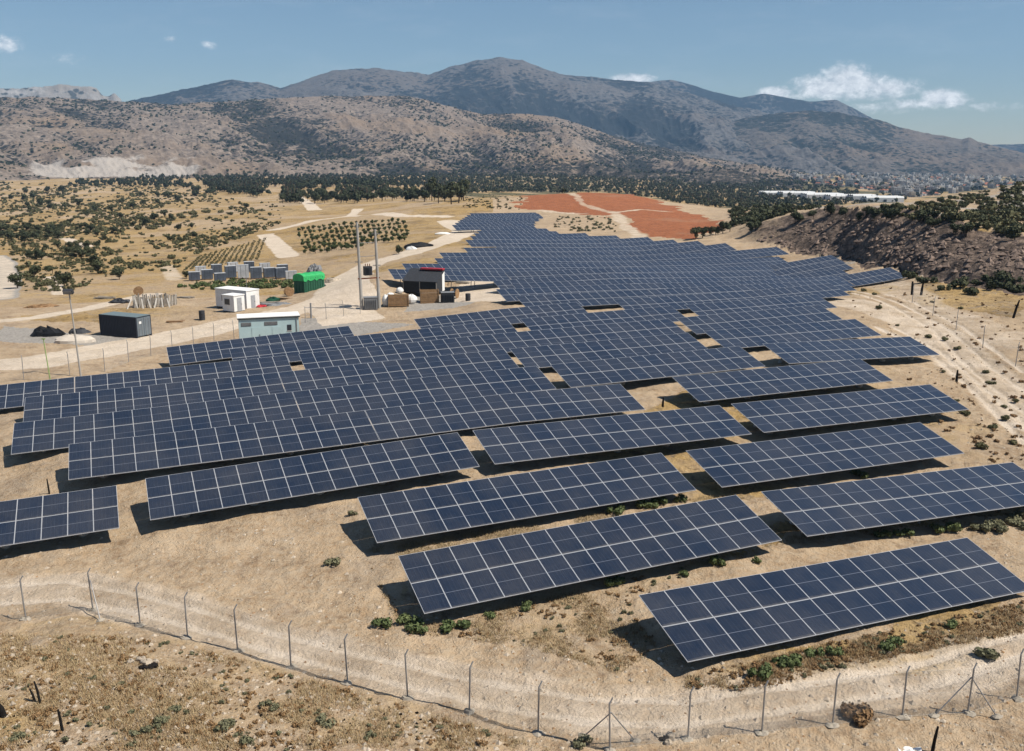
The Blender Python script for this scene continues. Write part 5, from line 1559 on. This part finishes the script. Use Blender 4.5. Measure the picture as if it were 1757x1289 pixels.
for i, (u, v, s) in enumerate(ROCKS):
    o = MB().lump((0, 0, s * .25), (s * 1.7, s * 1.4, s), 'burnt_wood' if i in (2, 3, 6) else 'stone', 200 + i, 9, 6, .3).build('rock', None, on(u, v))
    tag(o, 'stone in the small rock pile on the dry mound at lower left' if i < 6 else 'stone in the small rock pile at the foot of the fence at bottom right', 'rock',
        'stones of the left rock pile' if i < 6 else 'stones of the right rock pile')

# ------------------------------------------------------------------ the town and the greenhouses
def house_mesh(i):
    g = random.Random(i)
    m_ = MB()
    w, d, h = g.uniform(9, 15), g.uniform(8, 12), g.choice((4, 7, 10, 13))
    body = 'house_cream' if i % 4 == 3 else 'house_white'
    m_.box((0, 0, h / 2 - 1), (w, d, h + 2), body)
    if i % 3 == 2:
        z = h
        m_.face([(-w / 2 - .4, -d / 2 - .4, z), (w / 2 + .4, -d / 2 - .4, z), (w / 2 - 2, 0, z + 2.4), (-w / 2 + 2, 0, z + 2.4)], 'roof_tile')
        m_.face([(w / 2 + .4, d / 2 + .4, z), (-w / 2 - .4, d / 2 + .4, z), (-w / 2 + 2, 0, z + 2.4), (w / 2 - 2, 0, z + 2.4)], 'roof_tile')
        m_.face([(w / 2 + .4, -d / 2 - .4, z), (w / 2 + .4, d / 2 + .4, z), (w / 2 - 2, 0, z + 2.4)], 'roof_tile')
        m_.face([(-w / 2 - .4, d / 2 + .4, z), (-w / 2 - .4, -d / 2 - .4, z), (-w / 2 + 2, 0, z + 2.4)], 'roof_tile')
    else:
        m_.box((0, 0, h + .35), (w + .5, d + .5, .5), body)
        m_.box((w * .2, d * .1, h + 1.6), (3.2, 3, 2.4), body)
    for fl in range(max(1, int(h // 3))):
        for k in range(4):
            m_.box(((k - 1.5) * w / 4.3, -d / 2 - .05, 1.6 + fl * 3), (1.3, .16, 1.3), 'window_dark')
        if fl:
            m_.box((0, -d / 2 - .7, fl * 3 - .1), (w * .8, 1.4, .2), body)
    m_.box((w / 2 + 2.2, d * .1, 1.2), (4.4, d * .7, 4.4), body)
    return m_.mesh('house')
HOUSES = [house_mesh(i) for i in range(8)]
TOWN = [(1395, 300), (1460, 292), (1560, 291), (1757, 296), (1757, 318), (1640, 332), (1560, 340), (1500, 328), (1400, 318), (1330, 300)]
def town_pts(n, thr=.40):
    c = sample_px(TOWN, n * 3)
    f = fbm(c[:, 0] / 30, c[:, 1] / 9, 3)
    c = c[f > thr][:n]
    P = G_batch(c[:, 0], c[:, 1])
    return P[np.hypot(P[:, 0], P[:, 1]) > 950]
for p in town_pts(300, .36):
    o = link('town_house', HOUSES[rng.integers(8)], None, (p[0], p[1], p[2]), (0, 0, rng.uniform(-.6, .9)))
    s = rng.uniform(.5, .8); o.scale = (s, s, s)
    tag(o, 'small pale house in the far town on the plain at right', 'house', 'houses of the far town')
V_, F_, M_, off = [], [], [], 0
hn = []
for h_ in HOUSES:
    v = np.empty(len(h_.vertices) * 3, np.float32); h_.vertices.foreach_get('co', v)
    fs = [list(p.vertices) for p in h_.polygons if len(p.vertices) == 4]
    ms = [h_.materials[p.material_index].name for p in h_.polygons if len(p.vertices) == 4]
    hn.append((v.reshape(-1, 3), np.array(fs), ms))
TM = ['house_white', 'house_cream', 'roof_tile', 'window_dark']
for p in town_pts(520, .34):
    v, f, ms = hn[rng.integers(8)]
    a = rng.uniform(-.6, .9); s = rng.uniform(.4, .7)
    q = np.stack([(v[:, 0] * math.cos(a) - v[:, 1] * math.sin(a)) * s, (v[:, 0] * math.sin(a) + v[:, 1] * math.cos(a)) * s, v[:, 2] * s], -1) + p
    V_.append(q); F_.append(f + off); M_ += [TM.index(x) for x in ms]; off += len(q)
tag(link('town_blocks', np_mesh('town_blocks', np.concatenate(V_), np.concatenate(F_), TM, M_)), 'the mass of smaller pale houses filling the far town', 'town', None, 'stuff')
tw = sample_px(TOWN, 420)
tw = G_batch(tw[:, 0], tw[:, 1]); tw = tw[np.hypot(tw[:, 0], tw[:, 1]) > 800]
stuff('town_trees', 'round', 'leaf_dark', tw, (5, 9), 'dark trees scattered between the houses of the far town', 'trees', 6)
def greenhouse(u, v, L, Wd, H, lab, yaw, bays):
    a_ = az_el(u, v)[0]; r_g = 1120 - (v - 341) * 6
    t = thing('greenhouse', Vector((r_g * math.sin(a_), r_g * math.cos(a_), float(gg(r_g * math.sin(a_), r_g * math.cos(a_))))), yaw, lab, 'greenhouse', 'white greenhouses on the far plain')
    b = MB(); r_ = MB()
    w = Wd / bays
    for k in range(bays):
        y0 = -Wd / 2 + k * w
        b.box((0, y0 + w / 2, H / 2 - .5), (L, w - .1, H + 1), 'greenhouse_white')
        n = 6
        for i in range(n):
            a0, a1 = PI * i / n, PI * (i + 1) / n
            p0 = (y0 + w / 2 - math.cos(a0) * w / 2, H + math.sin(a0) * 1.8); p1 = (y0 + w / 2 - math.cos(a1) * w / 2, H + math.sin(a1) * 1.8)
            r_.face([(-L / 2, *p0), (L / 2, *p0), (L / 2, *p1), (-L / 2, *p1)], 'greenhouse_white')
    b.build('wall', t); r_.build('roof', t)
    MB().box((0, -Wd / 2 - .05, 1.3), (3, .2, 2.6), 'window_dark').build('door', t)
for a in [(1335, 335.5, 40, 22, 3.6, 'white greenhouse, small one at the left end of the pale row', .02, 3), (1366, 338, 36, 22, 4, 'white greenhouse between the small left one and the track', .0, 3),
          (1410, 341, 40, 26, 4.6, 'white greenhouse in the middle of the pale row', -.03, 4), (1448, 343.5, 36, 24, 4, 'white greenhouse right of the middle of the pale row', -.03, 3),
          (1478, 346, 24, 20, 4.6, 'short white greenhouse near the right end of the pale row', -.05, 3), (1512, 347.5, 38, 24, 4, 'white greenhouse at the right end of the pale row', -.05, 3)]:
    greenhouse(*a)

# ------------------------------------------------------------------ haze
hm = bpy.data.materials.new('haze'); hm.use_nodes = True
ht = hm.node_tree; ht.nodes.clear()
ho = ht.nodes.new('ShaderNodeOutputMaterial'); hv = ht.nodes.new('ShaderNodeVolumePrincipled')
hv.inputs['Color'].default_value = (0.36, 0.64, 1.0, 1.0)
hv.inputs['Density'].default_value = 0.000075
hv.inputs['Anisotropy'].default_value = 0.0
ht.links.new(hv.outputs[0], ho.inputs['Volume'])
MATS['haze'] = hm
hz = MB().box((0, 3100, 330), (13000, 8200, 860), 'haze').build('haze')
tag(hz, None, None, None, 'stuff')
